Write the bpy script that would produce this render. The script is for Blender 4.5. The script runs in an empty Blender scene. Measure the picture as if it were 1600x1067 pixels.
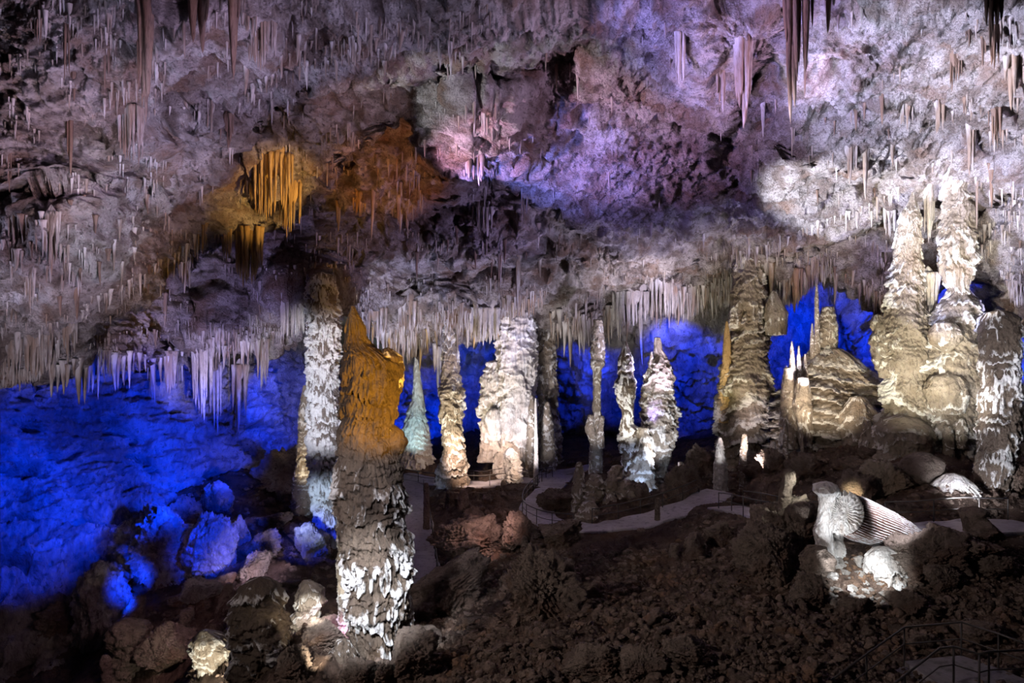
import bpy, math, random
import numpy as np
from mathutils import Vector, Matrix

C = bpy.context.scene.collection
F = 1100.0                      # focal length in pixels at 1600 wide
CX, CY, CAMZ = 800.0, 533.5, 20.0

def P(px, py, Y):
    return np.stack(np.broadcast_arrays((np.asarray(px)-CX)/F*Y, Y, CAMZ-(np.asarray(py)-CY)/F*Y), -1).astype(float)

# ------------------------------------------------------------------ noise
_r = np.random.RandomState(7)
_perm = _r.permutation(256).astype(np.int32); _perm = np.concatenate([_perm, _perm, _perm])
_grad = _r.normal(size=(256, 3)); _grad /= np.linalg.norm(_grad, axis=1)[:, None]
def perlin(p):
    p = np.asarray(p, dtype=np.float32)
    sh = p.shape[:-1]; p = p.reshape(-1, 3)
    out = np.empty(len(p), np.float32)
    for s in range(0, len(p), 200000):
        q = p[s:s+200000]; i = np.floor(q).astype(np.int32); f = q - i; i &= 255
        u = f*f*f*(f*(f*6-15)+10)
        acc = 0
        for dx in (0, 1):
            wx = u[:, 0] if dx else 1-u[:, 0]
            for dy in (0, 1):
                wy = u[:, 1] if dy else 1-u[:, 1]
                for dz in (0, 1):
                    wz = u[:, 2] if dz else 1-u[:, 2]
                    h = _perm[_perm[_perm[(i[:, 0]+dx) & 255] + ((i[:, 1]+dy) & 255)] + ((i[:, 2]+dz) & 255)]
                    g = _grad[h]
                    acc = acc + wx*wy*wz*(g[:, 0]*(f[:, 0]-dx)+g[:, 1]*(f[:, 1]-dy)+g[:, 2]*(f[:, 2]-dz))
        out[s:s+200000] = acc*1.6
    return out.reshape(sh)
def fbm(p, o=4, g=.5):
    a, t, v = 1., 0., 0.
    for k in range(o):
        v = v + a*perlin(p*(2.03**k)+17.3*k); t += a; a *= g
    return v/t
def ridged(p, o=4, g=.5):
    a, t, v = 1., 0., 0.
    for k in range(o):
        v = v + a*(1-2*np.abs(perlin(p*(2.07**k)+31.7*k))); t += a; a *= g
    return v/t
def sst(x, a, b):
    t = np.clip((x-a)/(b-a), 0, 1); return t*t*(3-2*t)

# ------------------------------------------------------------------ mesh helpers
def mesh_np(name, V, Fq, smooth=True, attr=None):
    me = bpy.data.meshes.new(name)
    V = np.asarray(V, np.float32).reshape(-1, 3); Fq = np.asarray(Fq, np.int32)
    n, k = Fq.shape
    me.vertices.add(len(V)); me.vertices.foreach_set('co', V.ravel())
    me.loops.add(n*k); me.loops.foreach_set('vertex_index', Fq.ravel())
    me.polygons.add(n)
    me.polygons.foreach_set('loop_start', np.arange(0, n*k, k, dtype=np.int32))
    me.polygons.foreach_set('loop_total', np.full(n, k, np.int32))
    me.polygons.foreach_set('use_smooth', np.full(n, smooth))
    if attr is not None:
        a = me.attributes.new('crust', 'FLOAT', 'POINT'); a.data.foreach_set('value', np.asarray(attr, np.float32).ravel())
    me.update(calc_edges=True)
    return me
def grid_faces(ni, nj, wrap=False):
    i = np.arange(ni-1)[:, None]; j = np.arange(nj if wrap else nj-1)[None, :]
    j2 = (j+1) % nj
    return np.stack([i*nj+j, i*nj+j2, (i+1)*nj+j2, (i+1)*nj+j], -1).reshape(-1, 4)
def link(name, me, mat=None, parent=None, **props):
    o = bpy.data.objects.new(name, me); C.objects.link(o)
    if mat is not None and me is not None and not me.materials: me.materials.append(mat)
    if parent is not None: o.parent = parent
    for k, v in props.items(): o[k] = v
    return o
def tag(o, label=None, cat=None, group=None, kind=None):
    for k, v in (('label', label), ('category', cat), ('group', group), ('kind', kind)):
        if v: o[k] = v
    return o
def to_local(me, org):
    n = len(me.vertices); co = np.empty(n*3, np.float32); me.vertices.foreach_get('co', co)
    co = co.reshape(-1, 3)-np.asarray(org, np.float32); me.vertices.foreach_set('co', co.ravel()); me.update()
def cat_meshes(parts):
    V, Q, A, n = [], [], [], 0
    for v, f, a in parts:
        V.append(v.reshape(-1, 3)); Q.append(f+n); A.append(np.zeros(len(v.reshape(-1, 3))) if a is None else a.ravel()); n += len(V[-1])
    return np.concatenate(V), np.concatenate(Q), np.concatenate(A)
def tube(pts, r, n=6):
    pts = [np.asarray(p, float) for p in pts]; V = []
    rr = r if hasattr(r, '__len__') else [r]*len(pts)
    for i, p in enumerate(pts):
        t = pts[min(i+1, len(pts)-1)]-pts[max(i-1, 0)]; t /= np.linalg.norm(t)+1e-9
        up = np.array([0, 0, 1.]) if abs(t[2]) < .9 else np.array([1., 0, 0])
        a = np.cross(t, up); a /= np.linalg.norm(a); b = np.cross(t, a)
        th = np.arange(n)*2*np.pi/n
        V.append(p+rr[i]*(np.cos(th)[:, None]*a+np.sin(th)[:, None]*b))
    V = np.array(V)
    # close the ends with collapsed rings
    V = np.concatenate([np.repeat(V[:1].mean(1, keepdims=True), n, 1), V, np.repeat(V[-1:].mean(1, keepdims=True), n, 1)])
    return V, grid_faces(len(V), n, True), None

# ------------------------------------------------------------------ materials
def rockmat(name, base, alt, stain, scale=.5, stain_amt=.35, bump=.12, fine=.05, rough=.8, crust=None, spec=.35, vstretch=1., bscale=1.):
    m = bpy.data.materials.new(name); m.use_nodes = True; nt = m.node_tree; N = nt.nodes; L = nt.links
    bs = N['Principled BSDF']; bs.inputs['Roughness'].default_value = rough
    bs.inputs['Specular IOR Level'].default_value = spec
    tc = N.new('ShaderNodeTexCoord'); mp = N.new('ShaderNodeMapping'); mp.inputs['Scale'].default_value = (1, 1, vstretch)
    L.new(tc.outputs['Object'], mp.inputs['Vector'])
    def noise(s, d, r=.6, vec=mp):
        n = N.new('ShaderNodeTexNoise'); n.inputs['Scale'].default_value = s; n.inputs['Detail'].default_value = d; n.inputs['Roughness'].default_value = r
        L.new(vec.outputs['Vector'], n.inputs['Vector']); return n
    def ramp(src, a, b):
        r = N.new('ShaderNodeMapRange'); r.inputs['From Min'].default_value = a; r.inputs['From Max'].default_value = b; r.interpolation_type = 'SMOOTHSTEP'
        L.new(src, r.inputs['Value']); return r.outputs['Result']
    def mix(f, a, b):
        x = N.new('ShaderNodeMix'); x.data_type = 'RGBA'; L.new(f, x.inputs[0])
        for k, v in ((6, a), (7, b)):
            if isinstance(v, tuple): x.inputs[k].default_value = (*v, 1)
            else: L.new(v, x.inputs[k])
        return x.outputs[2]
    n1 = noise(scale, 6); n2 = noise(scale*.37, 5, .55); n3 = noise(scale*5, 4)
    c = mix(ramp(n1.outputs['Fac'], .38, .62), base, alt)
    c = mix(ramp(n3.outputs['Fac'], .5, .75), c, tuple(.5*x for x in alt))
    st = N.new('ShaderNodeMath'); st.operation = 'MULTIPLY'; L.new(ramp(n2.outputs['Fac'], .52, .66), st.inputs[0]); st.inputs[1].default_value = stain_amt
    c = mix(st.outputs[0], c, stain)
    if crust:
        at = N.new('ShaderNodeAttribute'); at.attribute_name = 'crust'
        ml = N.new('ShaderNodeMath'); ml.operation = 'MULTIPLY_ADD'; L.new(n3.outputs['Fac'], ml.inputs[0]); ml.inputs[1].default_value = 1.2; ml.inputs[2].default_value = -.6
        ad = N.new('ShaderNodeMath'); L.new(at.outputs['Fac'], ad.inputs[0]); L.new(ml.outputs[0], ad.inputs[1])
        c = mix(ramp(ad.outputs[0], .35, .65), c, crust)
    L.new(c, bs.inputs['Base Color'])
    b1 = noise(1.6*bscale, 8, .65); b2 = noise(9*bscale, 5, .6)
    bn = N.new('ShaderNodeBump'); bn.inputs['Distance'].default_value = bump*3; bn.inputs['Strength'].default_value = 1
    L.new(b1.outputs['Fac'], bn.inputs['Height'])
    bn2 = N.new('ShaderNodeBump'); bn2.inputs['Distance'].default_value = fine*2; bn2.inputs['Strength'].default_value = 1
    L.new(b2.outputs['Fac'], bn2.inputs['Height']); L.new(bn.outputs[0], bn2.inputs['Normal'])
    L.new(bn2.outputs[0], bs.inputs['Normal'])
    return m
M = {}
M['ceiling'] = rockmat('ceiling_rock', (.64, .57, .54), (.29, .225, .19), (.30, .16, .09), .75, .6, .40, .14)
M['wall'] = rockmat('wall_rock', (.58, .54, .50), (.30, .27, .26), (.24, .17, .13), .6, .4, .22, .06, vstretch=.5)
M['floor'] = rockmat('floor_clay', (.25, .17, .13), (.13, .088, .068), (.22, .12, .07), .5, .5, .25, .08, .9, bscale=1.5, spec=.2)
M['rubble'] = rockmat('rubble_rock', (.36, .265, .21), (.19, .14, .11), (.32, .17, .09), 1.0, .6, .2, .06, .85, spec=.25)
M['boulder'] = rockmat('boulder_rock', (.37, .29, .235), (.22, .165, .135), (.27, .15, .1), .8, .5, .26, .09, .85, spec=.25)
M['column'] = rockmat('column_calcite', (.40, .335, .265), (.27, .22, .165), (.28, .17, .09), .8, .35, .1, .05, .7, crust=(.80, .77, .71), vstretch=.6)
M['dark_column'] = rockmat('dark_column_calcite', (.18, .135, .10), (.11, .08, .06), (.2, .12, .06), .8, .4, .1, .05, .7, crust=(.82, .8, .78), vstretch=.6)
M['skirt'] = rockmat('skirted_calcite', (.24, .195, .165), (.17, .135, .115), (.2, .13, .08), .8, .3, .1, .05, .6, crust=(.86, .85, .84), vstretch=.5)
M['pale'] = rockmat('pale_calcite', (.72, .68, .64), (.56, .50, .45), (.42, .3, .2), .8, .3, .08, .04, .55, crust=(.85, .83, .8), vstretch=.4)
M['stal'] = rockmat('stalactite_calcite', (.58, .53, .50), (.31, .235, .185), (.36, .22, .13), 1.2, .5, .05, .03, .6, vstretch=.25)
M['brown_stal'] = rockmat('brown_stalactite_calcite', (.26, .17, .12), (.17, .11, .085), (.3, .16, .08), 1.5, .5, .05, .03, .6, vstretch=.25)
M['ochre'] = rockmat('ochre_calcite', (.60, .42, .20), (.44, .29, .12), (.34, .2, .08), 1.0, .4, .06, .03, .6, vstretch=.25)
M['landing'] = rockmat('landing_concrete', (.26, .24, .25), (.20, .185, .195), (.16, .14, .13), .6, .4, .02, .01, .85)
M['path'] = rockmat('path_concrete', (.50, .46, .50), (.42, .385, .41), (.2, .17, .16), .6, .4, .02, .01, .85)
def plain(name, col, rough=.5, metal=0.):
    m = bpy.data.materials.new(name); m.use_nodes = True; b = m.node_tree.nodes['Principled BSDF']
    b.inputs['Base Color'].default_value = (*col, 1); b.inputs['Roughness'].default_value = rough; b.inputs['Metallic'].default_value = metal
    nz = m.node_tree.nodes.new('ShaderNodeTexNoise'); nz.inputs['Scale'].default_value = 30
    bp = m.node_tree.nodes.new('ShaderNodeBump'); bp.inputs['Distance'].default_value = .004
    m.node_tree.links.new(nz.outputs['Fac'], bp.inputs['Height']); m.node_tree.links.new(bp.outputs[0], b.inputs['Normal'])
    return m
M['metal'] = plain('railing_steel', (.10, .09, .085), .5, .6)

# ------------------------------------------------------------------ depth maps from control points
class Spline:
    def __init__(s, pts):
        a = np.array(pts, float); s.c = a[:, :2]/500.; y = np.log(a[:, 2])
        n = len(a); K = s.k(s.c, s.c)+np.eye(n)*.002
        A = np.zeros((n+3, n+3)); A[:n, :n] = K; A[:n, n] = 1; A[:n, n+1:] = s.c; A[n, :n] = 1; A[n+1:, :n] = s.c.T
        s.w = np.linalg.solve(A, np.concatenate([y, [0, 0, 0]]))
    def k(s, a, b):
        d2 = ((a[:, None]-b[None])**2).sum(-1); return .5*d2*np.log(d2+1e-9)
    def __call__(s, px, py):
        px, py = np.broadcast_arrays(np.asarray(px, float), np.asarray(py, float)); sh = px.shape
        q = np.stack([px.ravel(), py.ravel()], -1)/500.; out = np.empty(len(q))
        for i in range(0, len(q), 50000):
            b = q[i:i+50000]; out[i:i+50000] = s.k(b, s.c)@s.w[:-3]+s.w[-3]+b@s.w[-2:]
        return np.exp(out).reshape(sh)
def poly(pts):
    a = np.array(pts, float); return lambda x: np.interp(x, a[:, 0], a[:, 1])

lip = poly([(-300, 600), (0, 592), (60, 585), (130, 572), (250, 566), (330, 560), (400, 545), (450, 520), (480, 470), (540, 470), (580, 520), (640, 548), (690, 520), (740, 520), (790, 490),
            (850, 500), (900, 525), (960, 500), (1010, 480), (1080, 470), (1140, 470), (1200, 490), (1235, 455), (1280, 430), (1330, 440), (1380, 480), (1430, 480), (1490, 430), (1530, 420), (1570, 440), (1620, 520), (1700, 600), (1900, 640)])
ceil_ctrl = [(-300, 0, 32), (-300, 300, 34), (-300, 600, 40), (0, 0, 34), (400, 0, 32), (800, 0, 36), (1200, 0, 36), (1600, 0, 31), (1900, 0, 28), (0, 250, 36), (0, 500, 41), (0, 590, 44), (150, 560, 46),
             (250, 400, 47), (250, 560, 54), (400, 540, 60), (450, 350, 54), (500, 450, 60), (200, 150, 36), (600, 200, 48), (800, 200, 50), (800, 350, 60), (800, 460, 70), (700, 510, 76), (850, 500, 75), (620, 540, 76),
             (1000, 150, 46), (1000, 300, 54), (1100, 400, 64), (1000, 480, 74), (1140, 460, 68), (1300, 150, 42), (1300, 300, 50), (1300, 420, 62), (1500, 250, 46), (1500, 400, 54), (1600, 250, 40), (1600, 480, 48), (1900, 600, 42), (1900, 300, 36),
             (0, -330, 20), (800, -330, 22), (1600, -330, 20)]
ceil_depth = Spline(ceil_ctrl)
# ledges: polyline, relative step, width of the step (px), how far the hollow below reaches (px)
ledges = [([(40, 575), (110, 535), (140, 480), (215, 440), (290, 398), (330, 350), (430, 310), (500, 240), (560, 190), (640, 120), (700, 80)], .16, 8, 110),
          ([(360, 185), (400, 145), (470, 112), (560, 92), (700, 66), (800, 72), (905, 52)], .16, 6, 50),
          ([(170, 190), (230, 185), (300, 160), (350, 175)], .07, 5, 40),
          ([(0, 330), (60, 300), (140, 270), (220, 290), (300, 250)], .04, 5, 50),
          ([(520, 300), (600, 312), (680, 300), (740, 255), (800, 250)], .05, 5, 40),
          ([(460, 400), (560, 380), (660, 395), (760, 380), (900, 385)], .06, 8, 40),
          ([(700, 300), (760, 262), (830, 290), (880, 330), (960, 380)], .05, 6, 50),
          ([(1125, 190), (1150, 120), (1200, 50), (1225, 0)], .10, 6, 120),
          ([(1235, 208), (1290, 228), (1340, 236), (1410, 248)], .05, 3, 60),
          ([(1150, 402), (1220, 380), (1300, 345), (1370, 318), (1410, 300)], .10, 6, 70),
          ([(1500, 280), (1560, 292), (1640, 285)], .05, 3, 40),
          ([(1000, 420), (1060, 400), (1130, 405), (1180, 395)], .05, 6, 60)]
def ceil_Y(px, py):
    Y = ceil_depth(px, py)
    jit = 9*perlin(np.stack([px/22., py*0+3., py*0], -1))+14*perlin(np.stack([px/70., py*0+9., py*0], -1))
    for pl, st, w, Lr in ledges:
        a = np.array(pl, float); yl = np.interp(px, a[:, 0], a[:, 1])+jit
        d = py-yl; fx = sst(px, a[0, 0]-30, a[0, 0]+30)*(1-sst(px, a[-1, 0]-30, a[-1, 0]+30))
        Y = Y*(1+st*fx*sst(d, 0, w)*np.exp(-np.clip(d, 0, None)/Lr))
    # flowstone block hanging in the middle of the ceiling
    bx = sst(px, 668, 682)*(1-sst(px, 785, 850))*sst(py, 110, 150)*(1-sst(py, 246+jit*.6, 258+jit*.6))
    Y = Y*(1-.11*bx)
    bb = np.exp(-((px-115)/95.)**2-((py-385)/85.)**2); Y = Y*(1-.10*bb)
    for bx_, by_, sx, sy, am in ((1090, 90, 60, 80, .06), (503, 452, 34, 30, .13), (458, 455, 26, 22, .10), (700, 480, 60, 30, .05), (1210, 420, 40, 26, .06), (940, 500, 40, 26, .05), (1290, 100, 90, 50, .04), (640, 420, 50, 40, -.04), (400, 160, 60, 30, -.04)):
        Y = Y*(1-am*np.exp(-((px-bx_)/sx)**2-((py-by_)/sy)**2))
    return Y
def normals(G):
    du = np.gradient(G, axis=1); dv = np.gradient(G, axis=0); n = np.cross(du, dv)
    n /= np.linalg.norm(n, axis=-1, keepdims=True)+1e-9
    cam = np.array([0, 0, CAMZ])-G
    return n*np.sign((n*cam).sum(-1, keepdims=True))
def xs_range(a, b, step, lo=-20, hi=1620):
    return np.concatenate([np.arange(a, lo, step*3.), np.arange(lo, hi, step), np.arange(hi, b, step*3.)])

# ---- ceiling
xs = xs_range(-280, 1880, 1.85)
nv = 380
vt = np.concatenate([np.linspace(-1, 0, 34)[:-1], np.linspace(0, 1, nv)])
yl = lip(xs)+7*perlin(np.stack([xs/11., xs*0, xs*0+5], -1))
py = np.where(vt[:, None] < 0, vt[:, None]*330, vt[:, None]*(yl[None])*1.0)
px = np.broadcast_to(xs[None], py.shape)
CY_ = ceil_Y(px, py); G = P(px, py, CY_); Nn = normals(G)
def rock_disp(G, big=1., mid=1., small=1., drip=1.):
    w = perlin(G/5.)[..., None]*.8
    q = G+w
    d = big*(.9*fbm(q/7., 2)+.5*ridged(q/np.array([3., 3., 2.2]), 3))
    d = d+mid*(.50*ridged(q/np.array([1.7, 1.7, 1.1])+5, 3)+.26*ridged(q/np.array([.8, .8, .6])+15, 2))
    d = d+small*(.13*ridged(q/.40+9, 2))
    pit = sst(fbm(q/np.array([3.4, 3.4, 2.])+60, 3), .16, .42)
    d = d-big*1.5*pit
    if drip:
        msk = sst(fbm(G/4.+40, 2), -.15, .25)
        dn = ridged(G/np.array([.45, .45, 2.2])+3, 2)
        d = d+drip*.22*msk*dn
    return d
D = rock_disp(G, 1.0+.7*(1-sst(px, 450, 800)), 1.15, 1., .8)
_u = (px*.82-py*.57)/190.; _v = (px*.57+py*.82)/34.
D = D+CY_/50.*(.50*ridged(np.stack([_u, _v, 0*_u+1.5], -1), 3)+.35*ridged(np.stack([_u*1.7, _v*.4, 0*_u+8.5], -1), 2))*(1-.75*sst(px, 760, 900)*(1-sst(px, 1180, 1300)))
Gc = G+Nn*D[..., None]
# underside: the shelf turns away behind the lip
back = []
for k, t in enumerate(np.linspace(0, 1, 14)[1:]):
    e = Gc[-1].copy(); f = CY_[-1]; dy = np.maximum(6., 94-f)*t
    e[:, 1] += dy; e[:, 0] += e[:, 0]/np.maximum(f, 1)*dy; e[:, 2] += 1.5*t+5*t*t+.8*perlin(e/3.)
    back.append(e)
Gall = np.concatenate([Gc, np.array(back)])
o = link('ceiling', mesh_np('ceiling', Gall, grid_faces(Gall.shape[0], Gall.shape[1])), M['ceiling'], kind='structure')
from mathutils.bvhtree import BVHTree
def bvh(G):
    q = grid_faces(*G.shape[:2]).tolist()
    return BVHTree.FromPolygons(G.reshape(-1, 3).tolist(), q)
def cast(b, px, py, fallback):
    h = b.ray_cast(Vector((0, 0, CAMZ)), Vector(((px-CX)/F, 1, -(py-CY)/F)))
    return np.array(h[0]) if h[0] is not None else fallback
ceil_bvh = bvh(Gc[::2, ::2])
def ceil_pt(px, py): return cast(ceil_bvh, px, py, P(px, py, float(ceil_Y(np.array([px*1.]), np.array([py*1.]))[0])))
def ceil_above(x, y, z):
    h = ceil_bvh.ray_cast(Vector((x, y, z)), Vector((0, 0, 1)), 12); return h[0].z if h[0] is not None else None

# ---- back wall (one sheet wraps round from the left side to the right)
wall_ctrl = [(-300, 700, 40), (-300, 1100, 36), (0, 600, 50), (0, 800, 48), (0, 1067, 42), (200, 600, 58), (200, 760, 55), (200, 1000, 46), (400, 600, 72), (400, 760, 66), (500, 600, 86), (620, 600, 96), (620, 400, 90), (800, 600, 98),
             (1000, 560, 86), (1060, 500, 76), (1130, 440, 72), (1130, 600, 84), (1000, 700, 92), (1250, 560, 80), (1300, 450, 74), (1380, 560, 72), (1400, 420, 66), (1540, 450, 62), (1600, 520, 54), (1650, 600, 48), (1600, 760, 50), (1900, 600, 42), (1900, 900, 40), (400, 1000, 60), (800, 1000, 95), (1200, 900, 80)]
wd = Spline(wall_ctrl)
xs = xs_range(-280, 1880, 2.6); ys = np.concatenate([np.arange(360, 560, 4.), np.arange(560, 900, 2.8), np.arange(900, 1120, 4)])
px, py = np.meshgrid(xs, ys); WY = wd(px, py)
G = P(px, py, WY); Nn = normals(G)
D = rock_disp(G, 1.5, 1.3, 1.1, .9)+.5*ridged(G/np.array([3.5, 3.5, .9])+70, 3)+1.1*ridged(G/np.array([6, 6, 9.])+33, 2)+.6*ridged(G/np.array([1.2, 1.2, 5.])+20, 3)*sst(fbm(G/9.+11, 2), -.2, .2)
Gw = G+Nn*D[..., None]
link('wall_back', mesh_np('wall_back', Gw, grid_faces(*Gw.shape[:2])), M['wall'], kind='structure')

# ---- floor
floor_ctrl = [(-300, 1100, 42), (-300, 850, 64), (0, 1067, 41), (0, 960, 51), (0, 820, 66), (100, 1045, 43), (150, 860, 52), (250, 775, 58), (400, 710, 70), (300, 1067, 33), (300, 950, 43), (300, 850, 51), (450, 1067, 28), (450, 950, 40),
              (450, 850, 52), (450, 770, 62), (500, 690, 84), (600, 1067, 26.5), (640, 1000, 34), (655, 905, 49), (640, 760, 72), (640, 742, 76), (640, 690, 96), (750, 755, 70), (750, 700, 88), (830, 745, 71), (1000, 690, 88), (870, 740, 73), (750, 850, 52),
              (835, 800, 56), (900, 822, 50), (1000, 810, 50), (1100, 782, 52), (1100, 695, 80), (960, 760, 60), (800, 900, 42), (800, 1000, 28), (800, 1067, 23), (1000, 900, 36), (1000, 1000, 27), (1000, 1067, 22), (1160, 795, 46), (1130, 730, 64),
              (1200, 700, 62), (1200, 900, 31), (1200, 1067, 21.5), (1300, 700, 53), (1300, 760, 43), (1450, 720, 44), (1400, 822, 34), (1550, 825, 32), (1400, 900, 29.5), (1400, 1000, 25.5), (1400, 1067, 22.6), (1500, 1040, 23.9), (1600, 900, 29), (1600, 1000, 25), (1600, 1067, 22.6),
              (1600, 720, 46), (1600, 660, 60), (1900, 800, 34), (1900, 1067, 21), (800, 1300, 14), (1600, 1300, 14), (0, 1300, 28), (300, 1300, 22), (1900, 1300, 12), (-300, 1300, 28)]
fd = Spline(floor_ctrl)
# path centre lines in picture rows, with the half width in metres
paths = [('path', [(625, 742), (680, 752), (750, 757), (820, 749), (880, 738), (930, 728)], 1.5),
         ('path', [(880, 738), (858, 762), (838, 785), (838, 806), (870, 820), (920, 824), (990, 817), (1050, 800), (1095, 783), (1125, 768)], 1.3),
         ('path', [(642, 745), (640, 775), (648, 820), (652, 870), (654, 915), (640, 960)], 1.5),
         ('path', [(1130, 792), (1165, 797), (1210, 810), (1280, 822), (1350, 826), (1440, 825), (1520, 822), (1620, 822)], 1.2)]
def resample(pl, n):
    a = np.array(pl, float); 
    t = np.concatenate([[0], np.cumsum(np.hypot(*np.diff(a, axis=0).T))]); s = np.linspace(0, t[-1], n)
    out = np.stack([np.interp(s, t, a[:, 0]), np.interp(s, t, a[:, 1])], -1)
    for _ in range(3): out[1:-1] = .25*out[:-2]+.5*out[1:-1]+.25*out[2:]
    return out
pathW = []
for nm, pl, hw in paths:
    q = resample(pl, 60); w = P(q[:, 0], q[:, 1], fd(q[:, 0], q[:, 1]))
    for _ in range(6): w[1:-1, 2] = .25*w[:-2, 2]+.5*w[1:-1, 2]+.25*w[2:, 2]
    pathW.append((nm, w, hw))
allp = np.concatenate([w for _, w, _ in pathW])
xs = xs_range(-280, 1880, 2.3); ys = np.concatenate([np.arange(655, 840, 1.7), np.arange(840, 1080, 2.5), np.arange(1080, 1300, 9)])
px, py = np.meshgrid(xs, ys); FY = np.minimum(fd(px, py), 105.)
G = P(px, py, FY)
dmin = np.full(G.shape[:2], 99.); zn = np.zeros(G.shape[:2])
for p in allp:
    d = np.hypot(G[..., 0]-p[0], G[..., 1]-p[1]); m_ = d < dmin; dmin[m_] = d[m_]; zn[m_] = p[2]
pm = sst(dmin, 1.5, 3.2)
D = .6*fbm(G/4., 3)+.40*ridged(G/1.3+4, 3)+.2*ridged(G/.45+8, 3)+.5*fbm(G/9.+30, 2)
sl = sst(px, 600, 520)*0+ (1-sst(px, 480, 600))
D = D+sl*(.9*ridged(G/4.5+50, 3))
Gf = G.copy(); Gf[..., 2] += D*pm
Gf[..., 2] = np.where(dmin < 3.2, Gf[..., 2]*pm+(zn-.12)*(1-pm), Gf[..., 2])
link('floor', mesh_np('floor', Gf, grid_faces(*Gf.shape[:2])), M['floor'], kind='structure')
floor_bvh = bvh(Gf[:, ::2])
def floor_z(x, y, default=None):
    h = floor_bvh.ray_cast(Vector((x, y, 60)), Vector((0, 0, -1)))
    return h[0].z if h[0] is not None else default
def floor_pt(px, py): return cast(floor_bvh, px, py, P(px, py, float(fd(px, py))))

for nm, w, hw in pathW:
    t = np.gradient(w[:, :2], axis=0); t /= np.linalg.norm(t, axis=1)[:, None]; nrm = np.stack([-t[:, 1], t[:, 0]], -1)
    rows = []
    for i in range(len(w)):
        jl = hw*(1+.12*math.sin(i*.7)); r = []
        for s, dz in ((-1.02, -.5), (-1, -.02), (-.96, .04), (-.4, .05), (.4, .05), (.96, .04), (1, -.02), (1.02, -.5)):
            r.append((w[i, 0]+nrm[i, 0]*s*jl, w[i, 1]+nrm[i, 1]*s*jl, w[i, 2]+dz))
        rows.append(r)
    rows = np.array(rows)
    link(nm, mesh_np(nm, rows, grid_faces(*rows.shape[:2]), smooth=False), M['path'], kind='structure')

# ------------------------------------------------------------------ stalagmites / columns
def lobe(rows, Y, cz=None, seed=0, tier=.9, skirt=.28, teeth=.5, flute=.05, lump=.18, dens=.05, nth=None, crustbias=0., ddepth=0., squash=1., tilt=0.):
    """rows: (picture row, left edge, right edge) from top to bottom at depth Y -> closed lathed rock body with drip skirts"""
    a = np.array(sorted(rows), float)
    z = CAMZ-(a[:, 0]-CY)/F*Y; xc = ((a[:, 1]+a[:, 2])/2-CX)/F*Y; r = (a[:, 2]-a[:, 1])/2/F*Y
    H = z[0]-z[-1]; rm = r.max()
    nz = int(np.clip(H/dens, 24, 420)); nt = nth or int(np.clip(2*math.pi*rm/dens, 20, 220))
    zz = np.linspace(z[0], z[-1], nz)
    R = np.interp(-zz, -z, r); X = np.interp(-zz, -z, xc)
    k = max(1, int(nz*.012)); ker = np.ones(2*k+1)/(2*k+1)
    R = np.convolve(np.pad(R, k, 'edge'), ker, 'valid'); X = np.convolve(np.pad(X, k, 'edge'), ker, 'valid')
    th = np.arange(nt)*2*np.pi/nt
    ct, s_ = np.cos(th)[None], np.sin(th)[None]
    Z = np.broadcast_to(zz[:, None], (nz, nt)); Rb = R[:, None]
    off = seed*13.37
    Q = np.stack([Rb*ct, Rb*s_, Z], -1)
    U = np.stack([np.broadcast_to(rm*ct, Z.shape), np.broadcast_to(rm*s_, Z.shape), Z], -1)+off
    sc = max(rm, .15)
    lum = lump*(1.4*fbm(U/(sc*1.2), 3)+.9*(.5-np.abs(perlin(U/(sc*.75)+50))*1.6)+.5*ridged(U/np.array([sc*.8, sc*.8, sc*.45]), 2))
    dn = (z[0]-Z)
    ph = dn/tier+1.7*fbm(U/(sc*1.7)+7, 2)+teeth*.5*perlin(U/np.array([sc*.16, sc*.16, tier*1.4])+2)+teeth*.3*perlin(U/np.array([sc*.07+.03, sc*.07+.03, tier*.8])+4)
    f = ph-np.floor(ph); prof = f**1.3*(1-sst(f, .88, .99))
    amp = np.clip(.65+.9*fbm(U/(sc*2.)+11, 2), .05, 1.5)
    ph2 = dn/(tier*.29)+1.2*fbm(U/(sc*.8)+17, 2)+.5*perlin(U/np.array([sc*.09+.02, sc*.09+.02, tier])+6)
    f2 = ph2-np.floor(ph2); prof2 = f2*(1-sst(f2, .8, .98))
    fl = flute*ridged(U/np.array([sc*.11+.02, sc*.11+.02, tier*3.])+21, 2)
    tot = skirt*amp*(prof-.35)+skirt*.30*(prof2-.35)+fl
    endf = np.clip(np.minimum((z[0]-Z)/(rm*.6+.02), 1), .0, 1)
    rr = Rb*(1+lum)+np.minimum(Rb, sc)*tot*endf
    rr = np.maximum(rr, .01)
    V = np.stack([X[:, None]+rr*ct, Y+ddepth+rr*s_*squash+tilt*dn, Z-.15*sc*skirt*prof*amp], -1)
    top = V[:1].mean(1, keepdims=True)+np.array([0, 0, .3*R[0]]); bot = V[-1:].mean(1, keepdims=True)-np.array([0, 0, .1])
    V = np.concatenate([np.repeat(top, nt, 1), V, np.repeat(bot, nt, 1)])
    cr = np.clip(prof*amp*1.15+crustbias+.25*perlin(U/(sc*1.1)+30), 0, 1)
    if cz: cr = cr*sst(Z, CAMZ-(cz[0]-CY)/F*Y, CAMZ-(cz[1]-CY)/F*Y)
    cr = np.concatenate([cr[:1], cr, cr[-1:]])
    return V, grid_faces(nz+2, nt, True), cr
def formation(name, label, cat, mat, lobes, group=None, parts=()):
    V, Q, A = cat_meshes(lobes)
    org = V.mean(0); org[2] = V[:, 2].min()
    me = mesh_np(name, V-org, Q, attr=A)
    o = link(name, me, M[mat]); o.location = org; tag(o, label, cat, group)
    for pn, pl, pmat in parts:
        v, q, a = cat_meshes(pl); p = link(pn, mesh_np(pn, v-org, q, attr=a), M[pmat], o)
    return o
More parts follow.
